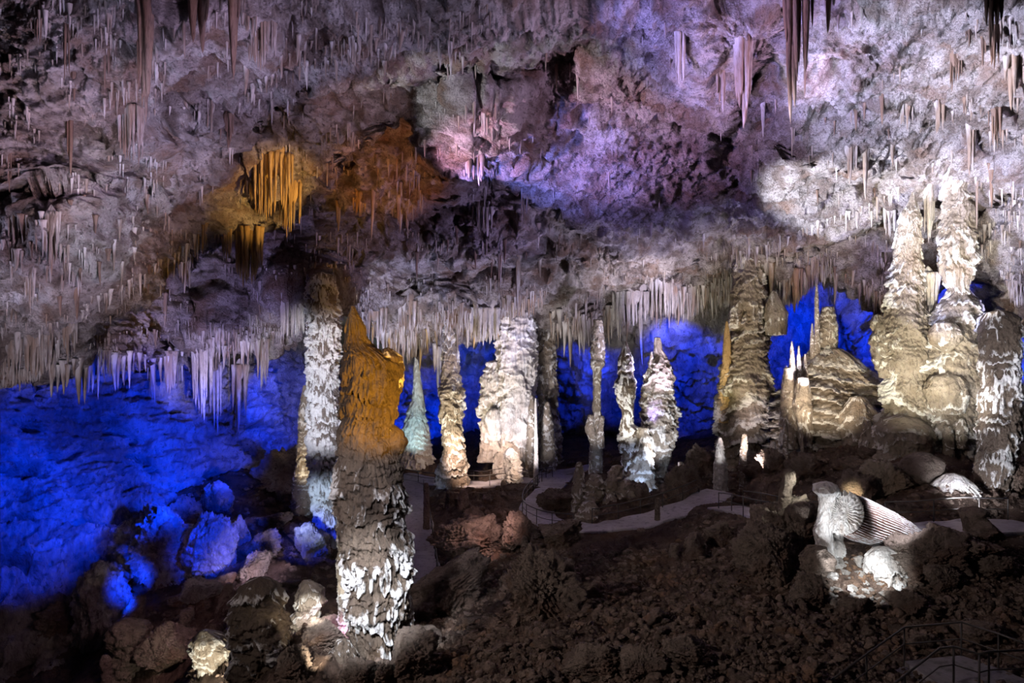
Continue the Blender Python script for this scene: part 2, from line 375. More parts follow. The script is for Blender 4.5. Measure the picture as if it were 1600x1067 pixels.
def stand(rows, Y, sink=.5):
    """extend the last row down to the floor under it"""
    a = sorted(rows); _, l, r = a[-1]; x = ((l+r)/2-CX)/F*Y; fz = floor_z(x, Y, None)
    if fz is not None:
        pb = CY-(fz-sink-CAMZ)/Y*F
        if pb > a[-1][0]: a.append((pb, l-(r-l)*.08, r+(r-l)*.08))
    return a
#BUILD_FEATURES
# ------------------------------------------------------------------ the columns and stalagmites
def col(name, label, cat, mat, rows, Y, group=None, sink=.5, ground=True, parts=(), extra=(), **k):
    rr = stand(rows, Y, sink) if ground else rows
    return formation(name, label, cat, mat, [lobe(rr, Y, **k)]+list(extra), group, parts)

# great column in front
col('giant_stalagmite', 'tallest stalagmite, ochre on top with white dripping skirts below, beside the white column', 'stalagmite', 'dark_column',
    [(478, 549, 553), (490, 545, 560), (505, 541, 567), (525, 541, 570), (540, 540, 582), (552, 541, 603), (566, 541, 618), (600, 541, 620), (640, 538, 614), (680, 534, 606), (720, 532, 622), (760, 531, 630), (790, 531, 630), (815, 534, 624), (845, 538, 636), (880, 543, 640),
     (920, 545, 638), (950, 543, 632), (975, 550, 626), (1000, 555, 625), (1040, 560, 622)], 28, seed=1, tier=1.6, skirt=.34, teeth=.8, dens=.034, lump=.13, nth=260, cz=(640, 760),
    extra=[lobe([(545, 598, 612), (556, 592, 627), (575, 592, 630), (600, 594, 627), (640, 590, 618), (670, 588, 606)], 28.1, seed=2, tier=.8, skirt=.15, dens=.04),
           lobe([(664, 606, 616), (672, 600, 628), (690, 598, 635), (705, 600, 630), (730, 600, 622)], 28.2, seed=3, tier=.5, skirt=.1, dens=.04),
           lobe([(925, 618, 640), (960, 610, 645), (1010, 612, 642), (1040, 612, 640)], 28.6, seed=4, tier=.9, skirt=.2, dens=.05)])
col('plate_stalagmite', 'narrow pile of pale plates rising behind the lower flank of the giant stalagmite', 'stalagmite', 'column',
    [(818, 531, 540), (840, 529, 546), (880, 527, 548), (930, 530, 550), (1000, 532, 560)], 31, seed=5, tier=.38, skirt=.5, dens=.04)
# white column beside it
col('white_stalagmite', 'chalk white column of hanging skirts reaching the ceiling beside the giant stalagmite', 'column', 'skirt',
    [(430, 482, 522), (462, 481, 523), (500, 482, 529), (560, 483, 526), (600, 482, 525), (650, 484, 528), (700, 485, 528), (740, 487, 529), (780, 491, 532), (830, 497, 538)], 52, seed=6, tier=1.3, skirt=.5, teeth=.9, dens=.05, nth=150, crustbias=.3)
col('tan_stalagmite', 'tan knobbly stalagmite beside the white column in front of blue wall', 'stalagmite', 'column',
    [(602, 474, 478), (620, 471, 481), (645, 468, 482), (690, 466, 485), (735, 464, 487), (765, 459, 489)], 57, seed=7, tier=.5, skirt=.3, dens=.05)
# far middle columns
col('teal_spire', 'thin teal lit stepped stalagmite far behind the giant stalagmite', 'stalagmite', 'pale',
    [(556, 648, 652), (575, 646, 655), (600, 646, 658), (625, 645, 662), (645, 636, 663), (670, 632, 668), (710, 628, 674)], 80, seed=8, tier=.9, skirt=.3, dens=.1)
col('brown_stalagmite', 'tan and brown knotted stalagmite between two blue openings far across the cave', 'stalagmite', 'column',
    [(478, 699, 706), (492, 694, 709), (520, 694, 712), (560, 692, 715), (600, 690, 719), (610, 687, 722), (640, 689, 722), (660, 692, 719), (700, 694, 722), (728, 688, 726)], 70, seed=9, tier=1.3, skirt=.4, lump=.25, dens=.07)
col('cathedral_stalagmite', 'broad brilliant white column reaching the rim in the middle of the cave', 'column', 'pale',
    [(455, 780, 830), (500, 778, 832), (560, 779, 832), (600, 781, 833), (650, 783, 832), (700, 785, 830), (715, 780, 833)], 73, seed=10, tier=2.2, skirt=.3, lump=.22, flute=.12, dens=.08, nth=150,
    extra=[lobe([(565, 762, 784), (590, 757, 788), (620, 752, 788), (650, 750, 790), (690, 754, 788), (720, 750, 790)], 73.5, seed=11, tier=1.6, skirt=.4, lump=.3, dens=.09),
           lobe([(622, 786, 800), (640, 782, 804), (662, 781, 803), (677, 786, 798)], 71.5, seed=12, tier=1., skirt=.15, lump=.12, dens=.09),
           lobe([(640, 764, 778), (652, 758, 782), (668, 759, 782), (680, 764, 776)], 71.5, seed=13, tier=1., skirt=.15, lump=.12, dens=.09)])
col('slim_bumpy_stalagmite', 'slim bumpy stalagmite standing against the foot of the broad white column', 'stalagmite', 'column',
    [(618, 829, 833), (640, 826, 836), (670, 824, 838), (705, 822, 838)], 71, seed=14, tier=.8, skirt=.25, dens=.09)
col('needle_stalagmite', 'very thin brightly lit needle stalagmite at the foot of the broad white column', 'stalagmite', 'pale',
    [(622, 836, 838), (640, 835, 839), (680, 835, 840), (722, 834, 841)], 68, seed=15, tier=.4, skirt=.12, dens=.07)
col('mauve_stalagmite', 'dim mauve column reaching the ceiling rim next to the broad white column', 'column', 'column',
    [(470, 846, 872), (520, 842, 868), (580, 840, 868), (640, 842, 870), (690, 842, 874)], 78, seed=16, tier=1.6, skirt=.4, lump=.25, dens=.09)
col('dim_stalagmite', 'dim knobbly stalagmite rising from the foot of the mauve column', 'stalagmite', 'column', [(628, 852, 858), (650, 848, 862), (700, 846, 868)], 74, seed=17, tier=.9, dens=.1)
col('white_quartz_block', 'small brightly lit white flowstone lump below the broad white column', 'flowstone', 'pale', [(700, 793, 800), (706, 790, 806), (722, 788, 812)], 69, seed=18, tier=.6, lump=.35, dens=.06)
col('capped_stalagmite', 'slender stalagmite with a dark fluted cap and forked knobbly foot', 'stalagmite', 'column',
    [(500, 928, 940), (530, 925, 944), (560, 924, 944), (572, 924, 944), (577, 927, 939), (610, 927, 938), (640, 926, 938), (652, 927, 940), (680, 926, 940), (700, 922, 940)], 66, seed=19, tier=.9, skirt=.22, dens=.07,
    extra=[lobe([(648, 920, 928), (670, 914, 928), (690, 922, 934), (704, 924, 940)], 65.6, seed=20, tier=.6, dens=.08), lobe([(650, 937, 944), (670, 934, 943), (700, 930, 944)], 65.6, seed=21, tier=.6, dens=.08)])
col('banded_stalagmite', 'slim stalagmite with pointed tip and bright white bands beside the twin spired one', 'stalagmite', 'dark_column',
    [(533, 977, 979), (545, 973, 983), (560, 968, 988), (590, 967, 989), (598, 962, 993), (618, 964, 990), (632, 968, 988), (640, 972, 989), (662, 972, 988), (668, 970, 1000), (700, 970, 1005), (725, 974, 1008), (745, 980, 1012)], 60, seed=22, tier=1.25, skirt=.42, teeth=.4, dens=.06, crustbias=.25)
col('twin_spired_stalagmite', 'broad grey stalagmite with two spires left of the dark blue opening', 'stalagmite', 'column',
    [(527, 1023, 1031), (545, 1022, 1033), (556, 1024, 1040), (566, 1014, 1044), (590, 1010, 1050), (620, 1009, 1050), (645, 1006, 1054), (680, 1007, 1052), (712, 1012, 1046), (735, 1010, 1040)], 63, seed=23, tier=1.1, skirt=.35, lump=.28, dens=.07, nth=130,
    extra=[lobe([(549, 1017, 1019), (565, 1014, 1021), (590, 1012, 1024)], 62.6, seed=24, tier=.6, dens=.06)])
col('leaning_slab', 'pale blue lit flowstone slab leaning against the banded stalagmite', 'flowstone', 'column', [(668, 998, 1012), (700, 994, 1020), (740, 985, 1020), (755, 978, 1018)], 59, seed=25, tier=1., lump=.3, dens=.07)
col('white_cone', 'white conical flowstone spur leaning beside the path near the blue opening', 'flowstone', 'pale', [(722, 1060, 1066), (735, 1059, 1074), (750, 1062, 1084), (765, 1068, 1092)], 57, seed=26, tier=.7, skirt=.1, lump=.15, dens=.05)
# group in front of it
col('stepped_stalagmite', 'short stepped tan stalagmite above the curve of the path', 'stalagmite', 'column', [(722, 902, 908), (740, 898, 911), (760, 896, 912), (775, 895, 915), (790, 896, 916)], 55, seed=27, tier=.6, skirt=.35, lump=.25, dens=.05)
for i, (rows, lab) in enumerate([([(742, 925, 938), (755, 918, 944), (775, 914, 942), (790, 912, 936)], 'tilted tan slab rock between the stepped stalagmite and the banded one'),
                                 ([(728, 958, 972), (745, 950, 972), (760, 948, 964), (775, 946, 958)], 'tan ribbed slab leaning under the banded stalagmite'),
                                 ([(750, 974, 984), (760, 966, 986), (775, 964, 984), (785, 970, 982)], 'stack of thin tan plates below the banded stalagmite'),
                                 ([(772, 950, 958), (782, 945, 964), (798, 940, 972), (808, 938, 978)], 'bright yellow lit lump of flowstone just behind the path railing'),
                                 ([(765, 982, 996), (772, 980, 1000), (785, 984, 998)], 'round pale boulder beside the bright yellow flowstone lump'),
                                 ([(785, 912, 930), (798, 906, 936), (808, 905, 940)], 'cream stepped flowstone lump at the foot of the stepped stalagmite')]):
    col('flowstone_lump', lab, 'flowstone', 'column', rows, 54.5-.4*i, seed=30+i, tier=.5, skirt=.3, lump=.35, dens=.06)
# right hand cluster
col('yellow_edged_stalagmite', 'wide pink and cream column with a yellow mossy edge, far side of the blue opening', 'column', 'column',
    [(350, 1150, 1192), (440, 1148, 1190), (500, 1146, 1196), (540, 1140, 1197), (580, 1132, 1198), (600, 1126, 1197), (650, 1128, 1194), (700, 1127, 1190), (725, 1122, 1196)], 62, seed=40, tier=1.6, skirt=.5, lump=.22, dens=.065, nth=150,
    parts=[('spire', [lobe([(502, 1134, 1137), (530, 1131, 1141), (570, 1129, 1142), (620, 1124, 1142), (660, 1124, 1140)], 61.2, seed=41, tier=.8, skirt=.25, dens=.06)], 'ochre')])
col('small_white_stalagmite', 'small bright white plate stalagmite at the foot of the yellow edged column', 'stalagmite', 'pale', [(684, 1122, 1127), (700, 1120, 1131), (716, 1119, 1133), (724, 1117, 1135)], 55, seed=42, tier=.5, skirt=.35, dens=.05)
col('cone_stalagmite', 'tiny grey stalagmite standing in front of the yellow edged column', 'stalagmite', 'column', [(678, 1160, 1166), (695, 1157, 1168), (712, 1156, 1166)], 54, seed=43, tier=.5, dens=.06)
col('hanging_boss', 'pink barrel shaped hanging boss beside the yellow edged column', 'stalactite', 'column', [(455, 1205, 1212), (475, 1199, 1222), (490, 1197, 1228), (510, 1198, 1228), (523, 1199, 1226)], 60, ground=False, seed=44, tier=3., skirt=.1, lump=.08, flute=.12, dens=.06)
col('flowstone_mound', 'big tan flowstone mound with layered folds under the thin spires', 'flowstone', 'column',
    [(545, 1268, 1312), (555, 1262, 1328), (572, 1250, 1342), (595, 1238, 1360), (630, 1228, 1378), (670, 1226, 1392), (705, 1230, 1396)], 56, seed=45, tier=1.0, skirt=.5, lump=.22, dens=.07, nth=220, squash=.8,
    extra=[lobe([(575, 1226, 1236), (620, 1222, 1244), (660, 1221, 1246), (700, 1220, 1244)], 53.5, seed=46, tier=.9, dens=.07), lobe([(590, 1246, 1262), (640, 1240, 1266), (700, 1252, 1268), (712, 1254, 1266)], 52.8, seed=47, tier=1.4, flute=.15, dens=.07),
           lobe([(620, 1330, 1350), (650, 1316, 1372), (690, 1310, 1384), (706, 1312, 1388)], 52.5, seed=48, tier=1.2, skirt=.2, dens=.07)])
col('rod_stalagmite', 'tallest thin rod stalagmite on top of the tan mound against blue', 'stalagmite', 'column', [(443, 1275, 1277), (470, 1273, 1279), (520, 1273, 1280), (560, 1272, 1282)], 55.5, ground=False, seed=49, tier=.5, skirt=.12, dens=.05)
col('tower_stalagmite', 'stubby dark tower with two horns on top of the tan mound', 'stalagmite', 'column', [(480, 1286, 1300), (492, 1283, 1302), (510, 1282, 1305), (550, 1281, 1304), (570, 1280, 1306)], 56, ground=False, seed=50, tier=.8, skirt=.3, lump=.2, dens=.05,
    extra=[lobe([(479, 1300, 1303), (495, 1299, 1305), (510, 1298, 1309), (550, 1298, 1308), (560, 1296, 1306)], 56, seed=51, tier=.6, dens=.05)])
for i, (rows, Y) in enumerate([([(533, 1236, 1238), (560, 1234, 1241), (590, 1233, 1243), (620, 1231, 1246)], 54), ([(540, 1247, 1249), (565, 1245, 1251), (590, 1244, 1253), (625, 1242, 1256)], 54.2), ([(572, 1227, 1230), (590, 1225, 1233), (620, 1223, 1236)], 53.5), ([(505, 1268, 1270), (530, 1266, 1272), (565, 1265, 1275)], 55.6), ([(553, 1257, 1259), (580, 1255, 1262), (610, 1252, 1264)], 54.6)]):
    col('thin_spire_stalagmite', ['thin spire on the mound side, first beyond the yellow edged column', 'thin spire standing between the two shorter spires on the mound', 'shortest spire rising at the outer edge of the tan mound', 'short spire leaning against the tallest thin rod', 'dark stub of a spire below the tallest thin rod'][i], 'stalagmite', 'column', rows, Y, group='spires on the tan mound', ground=False, seed=52+i, tier=.5, skirt=.15, dens=.05)
col('cream_stalagmite', 'tall cream stalagmite with pointed head and stacked lumps, lit from below', 'stalagmite', 'column',
    [(300, 1425, 1428), (315, 1420, 1431), (333, 1410, 1433), (360, 1406, 1434), (390, 1403, 1434), (430, 1396, 1436), (460, 1392, 1437), (485, 1388, 1438), (510, 1384, 1444), (545, 1388, 1448), (575, 1392, 1446), (590, 1398, 1440), (600, 1390, 1446), (620, 1384, 1450), (650, 1384, 1448), (672, 1382, 1450)], 47, seed=60, tier=1.4, skirt=.5, lump=.22, dens=.05, nth=190,
    extra=[lobe([(492, 1366, 1376), (505, 1363, 1392), (530, 1362, 1398), (560, 1368, 1400), (590, 1376, 1396)], 47.5, seed=61, tier=.9, skirt=.3, lump=.25, dens=.055),
           lobe([(655, 1380, 1440), (668, 1374, 1448), (690, 1372, 1450), (702, 1376, 1446)], 45.5, seed=62, tier=.8, skirt=.25, dens=.06)])
col('rugged_stalagmite', 'tallest rugged column of stacked lumps with white lit upper trunk', 'column', 'column',
    [(190, 1488, 1512), (235, 1485, 1514), (262, 1483, 1515), (300, 1478, 1517), (330, 1476, 1518), (370, 1472, 1520), (405, 1471, 1521), (432, 1476, 1519), (444, 1484, 1508), (458, 1485, 1514), (475, 1472, 1524), (500, 1462, 1522), (522, 1455, 1520), (560, 1452, 1528), (600, 1449, 1526), (635, 1447, 1522), (650, 1455, 1512), (665, 1450, 1515), (700, 1448, 1520), (740, 1460, 1516)], 46, seed=63, tier=1.5, skirt=.45, lump=.2, dens=.045, nth=200,
    extra=[lobe([(478, 1500, 1512), (500, 1500, 1524), (540, 1506, 1530), (600, 1508, 1532), (660, 1510, 1530), (700, 1512, 1532)], 45.4, seed=64, tier=1., skirt=.3, lump=.25, dens=.05),
           lobe([(505, 1462, 1490), (520, 1456, 1500), (538, 1460, 1494), (548, 1472, 1484)], 44.8, seed=65, tier=1.2, skirt=.15, lump=.15, dens=.05),
           lobe([(588, 1460, 1500), (602, 1452, 1508), (630, 1454, 1504), (645, 1462, 1498)], 44.6, seed=66, tier=1.4, skirt=.2, lump=.12, flute=.12, dens=.05),
           lobe([(666, 1476, 1486), (680, 1474, 1488), (710, 1474, 1490), (730, 1476, 1488)], 44., seed=67, tier=.6, dens=.05), lobe([(655, 1498, 1506), (670, 1494, 1510), (700, 1494, 1508)], 44., seed=68, tier=.6, dens=.05)])
col('dark_stalagmite', 'dark stout column with flat top and frosted white patches beside the rugged column', 'stalagmite', 'dark_column',
    [(488, 1542, 1576), (496, 1535, 1586), (530, 1536, 1588), (580, 1538, 1588), (640, 1536, 1587), (690, 1534, 1584), (730, 1531, 1576), (770, 1528, 1566), (800, 1530, 1560)], 38, seed=69, tier=1.5, skirt=.35, teeth=.9, lump=.14, dens=.042, nth=190)
col('skirted_boulder', 'mushroom shaped rock with a fringe of teeth behind the railing', 'flowstone', 'pale',
    [(742, 1478, 1502), (752, 1468, 1512), (770, 1462, 1524), (785, 1458, 1526), (797, 1462, 1520), (802, 1470, 1505), (825, 1470, 1500)], 37, seed=70, tier=1.5, skirt=.3, teeth=1.2, flute=.2, dens=.035)
col('brown_mushroom', 'round brown boulder cap resting between cream and rugged columns', 'rock', 'boulder', [(709, 1430, 1452), (718, 1416, 1466), (735, 1412, 1470), (748, 1418, 1464), (758, 1436, 1462), (775, 1434, 1460)], 38.5, seed=71, tier=2., skirt=.08, lump=.25, dens=.045)
col('conical_stalagmite', 'small pale cone shaped stalagmite beside the grey bench rock', 'stalagmite', 'column', [(658, 1356, 1362), (672, 1350, 1366), (690, 1345, 1372), (700, 1346, 1370)], 48, seed=72, tier=.9, lump=.12, dens=.05)
col('grey_bench', 'flat topped grey flowstone bench at the foot of the cream column', 'flowstone', 'column', [(656, 1392, 1430), (664, 1378, 1446), (684, 1374, 1448), (702, 1378, 1446)], 44.5, seed=73, tier=.8, skirt=.15, dens=.055)
col('stone_table', 'flat topped round rock stump standing by the path railing', 'rock', 'boulder', [(795, 1506, 1538), (799, 1501, 1542), (804, 1504, 1538), (825, 1508, 1534)], 31.5, seed=74, tier=1., skirt=.1, lump=.08, dens=.035)
# near right cluster
col('lit_edge_stalagmite', 'slim brown stalagmite with one brightly lit edge, alone left of the fallen column', 'stalagmite', 'boulder', [(733, 1229, 1238), (739, 1225, 1242), (752, 1223, 1242), (765, 1219, 1236), (790, 1217, 1234), (815, 1214, 1236)], 32, seed=75, tier=.7, skirt=.12, lump=.15, dens=.03, sink=.8)
col('mushroom_stalagmite', 'squat brown mushroom headed stalagmite between slim and ribbed stalagmites', 'stalagmite', 'boulder', [(783, 1240, 1258), (789, 1234, 1268), (800, 1234, 1270), (810, 1238, 1264), (825, 1242, 1256)], 31.5, seed=76, tier=1., skirt=.06, lump=.12, dens=.03)
col('candle_stalagmite', 'flat capped white stalagmite with melting wax folds next to the fallen column', 'stalagmite', 'pale',
    [(754, 1283, 1300), (758, 1275, 1308), (768, 1274, 1309), (775, 1280, 1305), (790, 1282, 1301), (812, 1278, 1298), (830, 1272, 1298), (850, 1276, 1300), (868, 1272, 1302)], 30.5, seed=77, tier=.9, skirt=.16, lump=.14, flute=.09, dens=.026, nth=140, sink=.6)
for i, rows in enumerate([[(822, 1302, 1313), (832, 1300, 1317), (845, 1303, 1316)], [(845, 1303, 1316), (852, 1301, 1319), (870, 1303, 1320), (878, 1304, 1320)]]):
    col('white_stump', ['upper small white plate stump squeezed beside the fallen column', 'lower white stump of ribbed calcite under the plate stump'][i], 'stalagmite', 'pale', rows, 30.8-.2*i, seed=80+i, tier=.35, skirt=.25, dens=.025, sink=.3)
col('brown_pedestal', 'dark brown rock pedestal below the flat capped white stalagmite', 'rock', 'boulder', [(855, 1262, 1290), (868, 1254, 1300), (890, 1252, 1302), (920, 1256, 1300)], 29.8, seed=82, tier=1., skirt=.15, lump=.25, dens=.04)
col('white_pyramid_rock', 'white pyramid shaped flowstone rock below the fallen column', 'flowstone', 'pale', [(858, 1366, 1400), (866, 1360, 1406), (885, 1354, 1410), (905, 1352, 1410), (915, 1352, 1408)], 29.4, seed=83, tier=.5, skirt=.18, lump=.16, dens=.03)
# near left cluster
col('tan_mushroom_stalagmite', 'bright cream bulbous stalagmite in the near pit, first before the dark blunt one', 'stalagmite', 'column',
    [(985, 312, 326), (996, 304, 350), (1010, 302, 362), (1025, 305, 358), (1040, 312, 352), (1060, 314, 350), (1090, 316, 350)], 31, seed=84, tier=.55, skirt=.25, lump=.2, dens=.03, nth=150)
col('dark_blunt_stalagmite', 'thick dark blunt stalagmite in the near pit between two lit ones', 'stalagmite', 'dark_column',
    [(905, 392, 420), (915, 380, 432), (935, 373, 438), (965, 370, 440), (1000, 368, 446), (1040, 372, 446), (1080, 376, 444)], 28.5, seed=85, tier=.9, skirt=.3, lump=.3, dens=.035, nth=160)
col('hooded_stalagmite', 'white lit hooded stalagmite standing beside the dark blunt one', 'stalagmite', 'column',
    [(908, 472, 488), (920, 466, 502), (940, 462, 505), (952, 466, 496), (965, 456, 496), (990, 456, 492), (1010, 462, 490), (1035, 460, 500)], 32, seed=86, tier=1., skirt=.3, lump=.2, dens=.03, nth=130)
col('pink_block_stalagmite', 'wide pinkish brown stub with ragged top in the pit below the blue boulders', 'stalagmite', 'boulder', [(970, 182, 210), (978, 176, 230), (995, 174, 232), (1015, 180, 226), (1040, 178, 220), (1080, 176, 222)], 36, seed=87, tier=.9, skirt=.18, lump=.25, dens=.045)
col('hooked_stalagmite', 'thin pinkish hooked stalagmite beside the cream bulbous one', 'stalagmite', 'boulder', [(953, 284, 302), (962, 282, 303), (975, 282, 294), (990, 284, 300), (1010, 280, 302)], 37.5, seed=88, tier=.7, skirt=.15, lump=.2, dens=.04)
col('pink_finger_stalagmite', 'pink brown finger shaped stalagmite behind the dark blunt one', 'stalagmite', 'boulder', [(911, 353, 361), (920, 348, 364), (945, 340, 364), (965, 338, 360)], 39, seed=89, tier=.8, skirt=.15, lump=.15, dens=.045)
col('corner_stub', 'short pale stub stalagmite near the lower edge beside the wide pinkish stub', 'stalagmite', 'boulder', [(1024, 160, 168), (1032, 157, 173), (1060, 160, 174), (1080, 158, 174)], 34, seed=90, tier=.7, skirt=.1, dens=.04)
col('lit_mound', 'striped cream flowstone lump at the foot of the giant stalagmite', 'flowstone', 'dark_column', [(1000, 528, 545), (1020, 520, 552), (1050, 512, 560), (1080, 508, 560)], 27, seed=91, tier=.4, skirt=.3, lump=.25, dens=.035)
# small stalagmites on the dark slope
SM = [((764, 778, 786), (790, 774, 790), 66, 'pale', 'pale mushroom headed stalagmite on the slope inside the path loop'), ((750, 784, 789), (770, 782, 792), 67, 'boulder', 'dark finger stalagmite by the dry stone wall'),
      ((838, 816, 823), (868, 814, 826), 46, 'boulder', 'short post like stalagmite beside the grey boulders'), ((861, 905, 909), (892, 903, 912), 41, 'boulder', 'thin upright stalagmite alone on the rubble slope'),
      ((850, 1048, 1062), (886, 1046, 1060), 37, 'boulder', 'round headed stub on the slope below the path'), ((755, 662, 669), (800, 662, 671), 60, 'boulder', 'slim dark stalagmite beside the near straight path'),
      ((778, 1024, 1030), (812, 1023, 1031), 49, 'boulder', 'brown post stalagmite on the path edge by the railing'), ((765, 697, 701), (790, 696, 703), 64, 'boulder', 'small dark stub in front of the dry stone wall'),
      ((655, 1226, 1228), (676, 1224, 1231), 50, 'column', 'little pale cone at the foot of the tan mound'), ((690, 1205, 1211), (708, 1203, 1212), 52, 'pale', 'tiny pale lilac pointed stalagmite in front of the tan mound'),
      ((765, 720, 728), (800, 716, 732), 58, 'boulder', 'broken dark stump on the brown slope inside the path loop'), ((980, 660, 680), (1010, 652, 690), 29, 'boulder', 'broad low stump beside the base of the giant stalagmite'),
      ((737, 1327, 1332), (764, 1324, 1334), 40, 'pale', 'small glowing cream stub behind the fallen column')]
for i, (a, b, Y, mt, lab) in enumerate(SM):
    w = b[2]-b[1]
    col('small_stalagmite', lab, 'stalagmite', mt, [a, (a[0]+(b[0]-a[0])*.3, b[1]+.5, b[2]-.5), b], Y, seed=100+i, tier=.6, skirt=.12, lump=.15, dens=.05)

# ------------------------------------------------------------------ stalactites
rnd = random.Random(5); nr = np.random.RandomState(11)
def stal_body(L, r, nz=26, nt=14, seed=0, sway=.06, flute=.16, power=.75, up=.6, dome=False):
    t = np.linspace(0, 1, nz)[:, None]; th = (np.arange(nt)*2*np.pi/nt)[None]
    z = up-(L+up)*t
    Q = np.stack([np.cos(th)*.9+0*t, np.sin(th)*.9+0*t, z/(r*7+.3)+0*th], -1)+seed*7.7
    R = r*np.clip(1-t, 0, 1)**power*(1+.35*fbm(Q*1.0, 2))*(1+flute*np.sin(th*5+seed+2*perlin(Q*.7)))+.006
    R = R*(1+.35*np.exp(-t*9))
    if dome: R = R*sst(t, -.02, .5)**.7
    x = R*np.cos(th)+sway*L*t*t*math.sin(seed*3.1); y = R*np.sin(th)+sway*L*t*t*math.cos(seed*1.7)
    V = np.stack([x, y, z+0*th], -1)
    V = np.concatenate([np.repeat(V[:1].mean(1, keepdims=True), nt, 1), V, np.repeat(V[-1:].mean(1, keepdims=True)-np.array([0, 0, r*.2]), nt, 1)])
    return V, grid_faces(nz+2, nt, True), None
def stalactite(px, y0, y1, w, label, mat='stal', n=1, Y=None, name='stalactite', cat='stalactite', seed=None, group=None, thick=.16, rag=.35, depth=.5, even=False):
    """hangs from the ceiling at row y0 down to row y1; w = width in pixels at the root; n strands fused under one root"""
    seed = seed if seed is not None else int(px*7+y0)
    p = ceil_pt(px, y0)
    if Y is not None: p = P(px, y0, Y)
    Yd = p[1]; L = (y1-y0)/F*Yd; W = w/F*Yd
    rs = np.random.RandomState(seed % 9973); parts = []
    if n == 1:
        parts.append(stal_body(L, W/2, seed=seed % 97, nz=34, nt=18))
    else:
        base, q, _ = stal_body(min(L*.30, W*.7), W*.52, seed=seed % 91, nz=18, nt=22, sway=0, power=.5, up=W*.6+.4, dome=True); base = base*np.array([1, depth*.9, 1])
        parts.append((base, q, None))
        for i in range(n):
            u = (i+.5)/n*2-1 if even else rs.uniform(-1, 1); v = rs.uniform(-1, 1)*depth*math.sqrt(max(0, 1-u*u))
            l = L*(1-rag*abs(u)**1.5-rag*rs.rand()*.8) if i else L
            if i == 0 and not even: u = rs.uniform(-.3, .3)
            b, q, _ = stal_body(l, max(W/2*thick*rs.uniform(.7, 1.4), .025), seed=rs.randint(97), nz=16, nt=8, sway=.02, power=.5)
            b = b+np.array([u*W/2*.92, v*W/2, 0]); parts.append((b, q, None))
    V, Q, A = cat_meshes(parts)
    o = link(name, mesh_np(name, V, Q), M[mat]); o.location = p; tag(o, label, cat, group)
    return o
T = stalactite
T(228, 20, 192, 26, 'long dark brown blade stalactite, longest in the mauve upper ceiling corner', 'brown_stal', 4, thick=.5, rag=.5)
T(222, 62, 170, 18, 'shorter dark stalactite fused beside the long brown blade', 'brown_stal', 3, thick=.4)
T(104, 55, 128, 18, 'dark brown clump of short stalactites high in the mauve ceiling', 'brown_stal', 6)
T(114, 120, 158, 12, 'narrow brown stalactite under the dark clump', 'brown_stal', 2, thick=.4)
T(308, -10, 80, 30, 'broad brown ragged stalactite at top edge beside the long brown blade', 'brown_stal', 5, thick=.4)
T(363, -20, 125, 24, 'thick brown tapering stalactite reaching down from the top edge', 'brown_stal', 4, thick=.55, rag=.4)
T(287, 0, 90, 12, 'thin grey stalactite between two broad brown ones', 'stal', 2, thick=.5)
T(355, 195, 235, 22, 'short round tasselled stalactite under the dark hollow', 'brown_stal', 9)
T(206, 185, 260, 46, 'curved lilac fan of stalactites shaped like a jellyfish', 'stal', 26, thick=.1, rag=.45)
T(110, 190, 275, 14, 'grey brown stalactite pair on the lower mauve ledge', 'brown_stal', 3, thick=.4)
T(13, 245, 300, 14, 'brown tassel at the picture edge above the grey rock mass', 'brown_stal', 5)
T(290, 160, 215, 8, 'single thin stalactite beside the jellyfish fan', 'stal', 1)
T(330, 172, 216, 14, 'small tan tassel beside the short round one', 'stal', 5)
T(420, 255, 345, 78, 'ochre organ pipe drapery of long even strands in orange light', 'ochre', 34, thick=.055, rag=.30, name='organ_pipe_drapery', cat='drapery')
T(455, 300, 372, 40, 'lower golden strands hanging behind the organ pipe drapery', 'ochre', 16, thick=.08, name='organ_pipe_drapery', cat='drapery')
T(388, 368, 450, 48, 'dark ochre bell shaped drapery below the organ pipes', 'ochre', 22, thick=.12, rag=.3, name='bell_drapery', cat='drapery')
T(403, 370, 472, 10, 'single pale stalactite hanging beside the bell drapery', 'stal', 2, thick=.5)
T(318, 350, 398, 20, 'golden tassel stalactite at the edge of the orange light', 'ochre', 6)
T(352, 372, 410, 20, 'small golden tassel between the edge tassel and bell drapery', 'ochre', 6)
T(290, 410, 460, 20, 'tan ragged stalactite cluster under the orange shelf', 'stal', 8)
T(258, 470, 512, 10, 'lone tan stub stalactite on the violet ceiling', 'stal', 2, thick=.6)
T(60, 30, 70, 16, 'short brown tassel beside the dark brown clump', 'brown_stal', 5)
T(165, 95, 140, 10, 'narrow brown tooth above the jellyfish fan', 'brown_stal', 2, thick=.5)
T(395, 20, 60, 40, 'grey comb of short stalactites on the upper ledge', 'stal', 14, thick=.12)
T(410, 50, 110, 44, 'blue grey veil of thin stalactites over the dark hollow', 'stal', 20, thick=.09)
T(530, 325, 362, 8, 'bright golden stalactite in the rusty hollow', 'ochre', 2, thick=.6)
T(583, 300, 380, 7, 'thin tan needle stalactite in the rusty hollow', 'stal', 1)
T(560, 312, 340, 26, 'row of short golden drips along the rusty hollow edge', 'ochre', 10, thick=.1)
T(80, 350, 430, 30, 'long tan bundled stalactite on the grey rock mass', 'stal', 12, rag=.5)
T(22, 340, 425, 18, 'tan bundled stalactite near the picture edge on the grey rock mass', 'stal', 7)
T(48, 430, 492, 14, 'short tan tooth stalactite low on the grey rock mass', 'stal', 5)
T(108, 505, 570, 26, 'tan stalactite trio hanging in front of the black loop hole', 'stal', 6)
T(55, 525, 590, 56, 'wide tan striped drapery at the picture edge over blue wall', 'stal', 22, thick=.12, rag=.2, name='striped_drapery', cat='drapery')
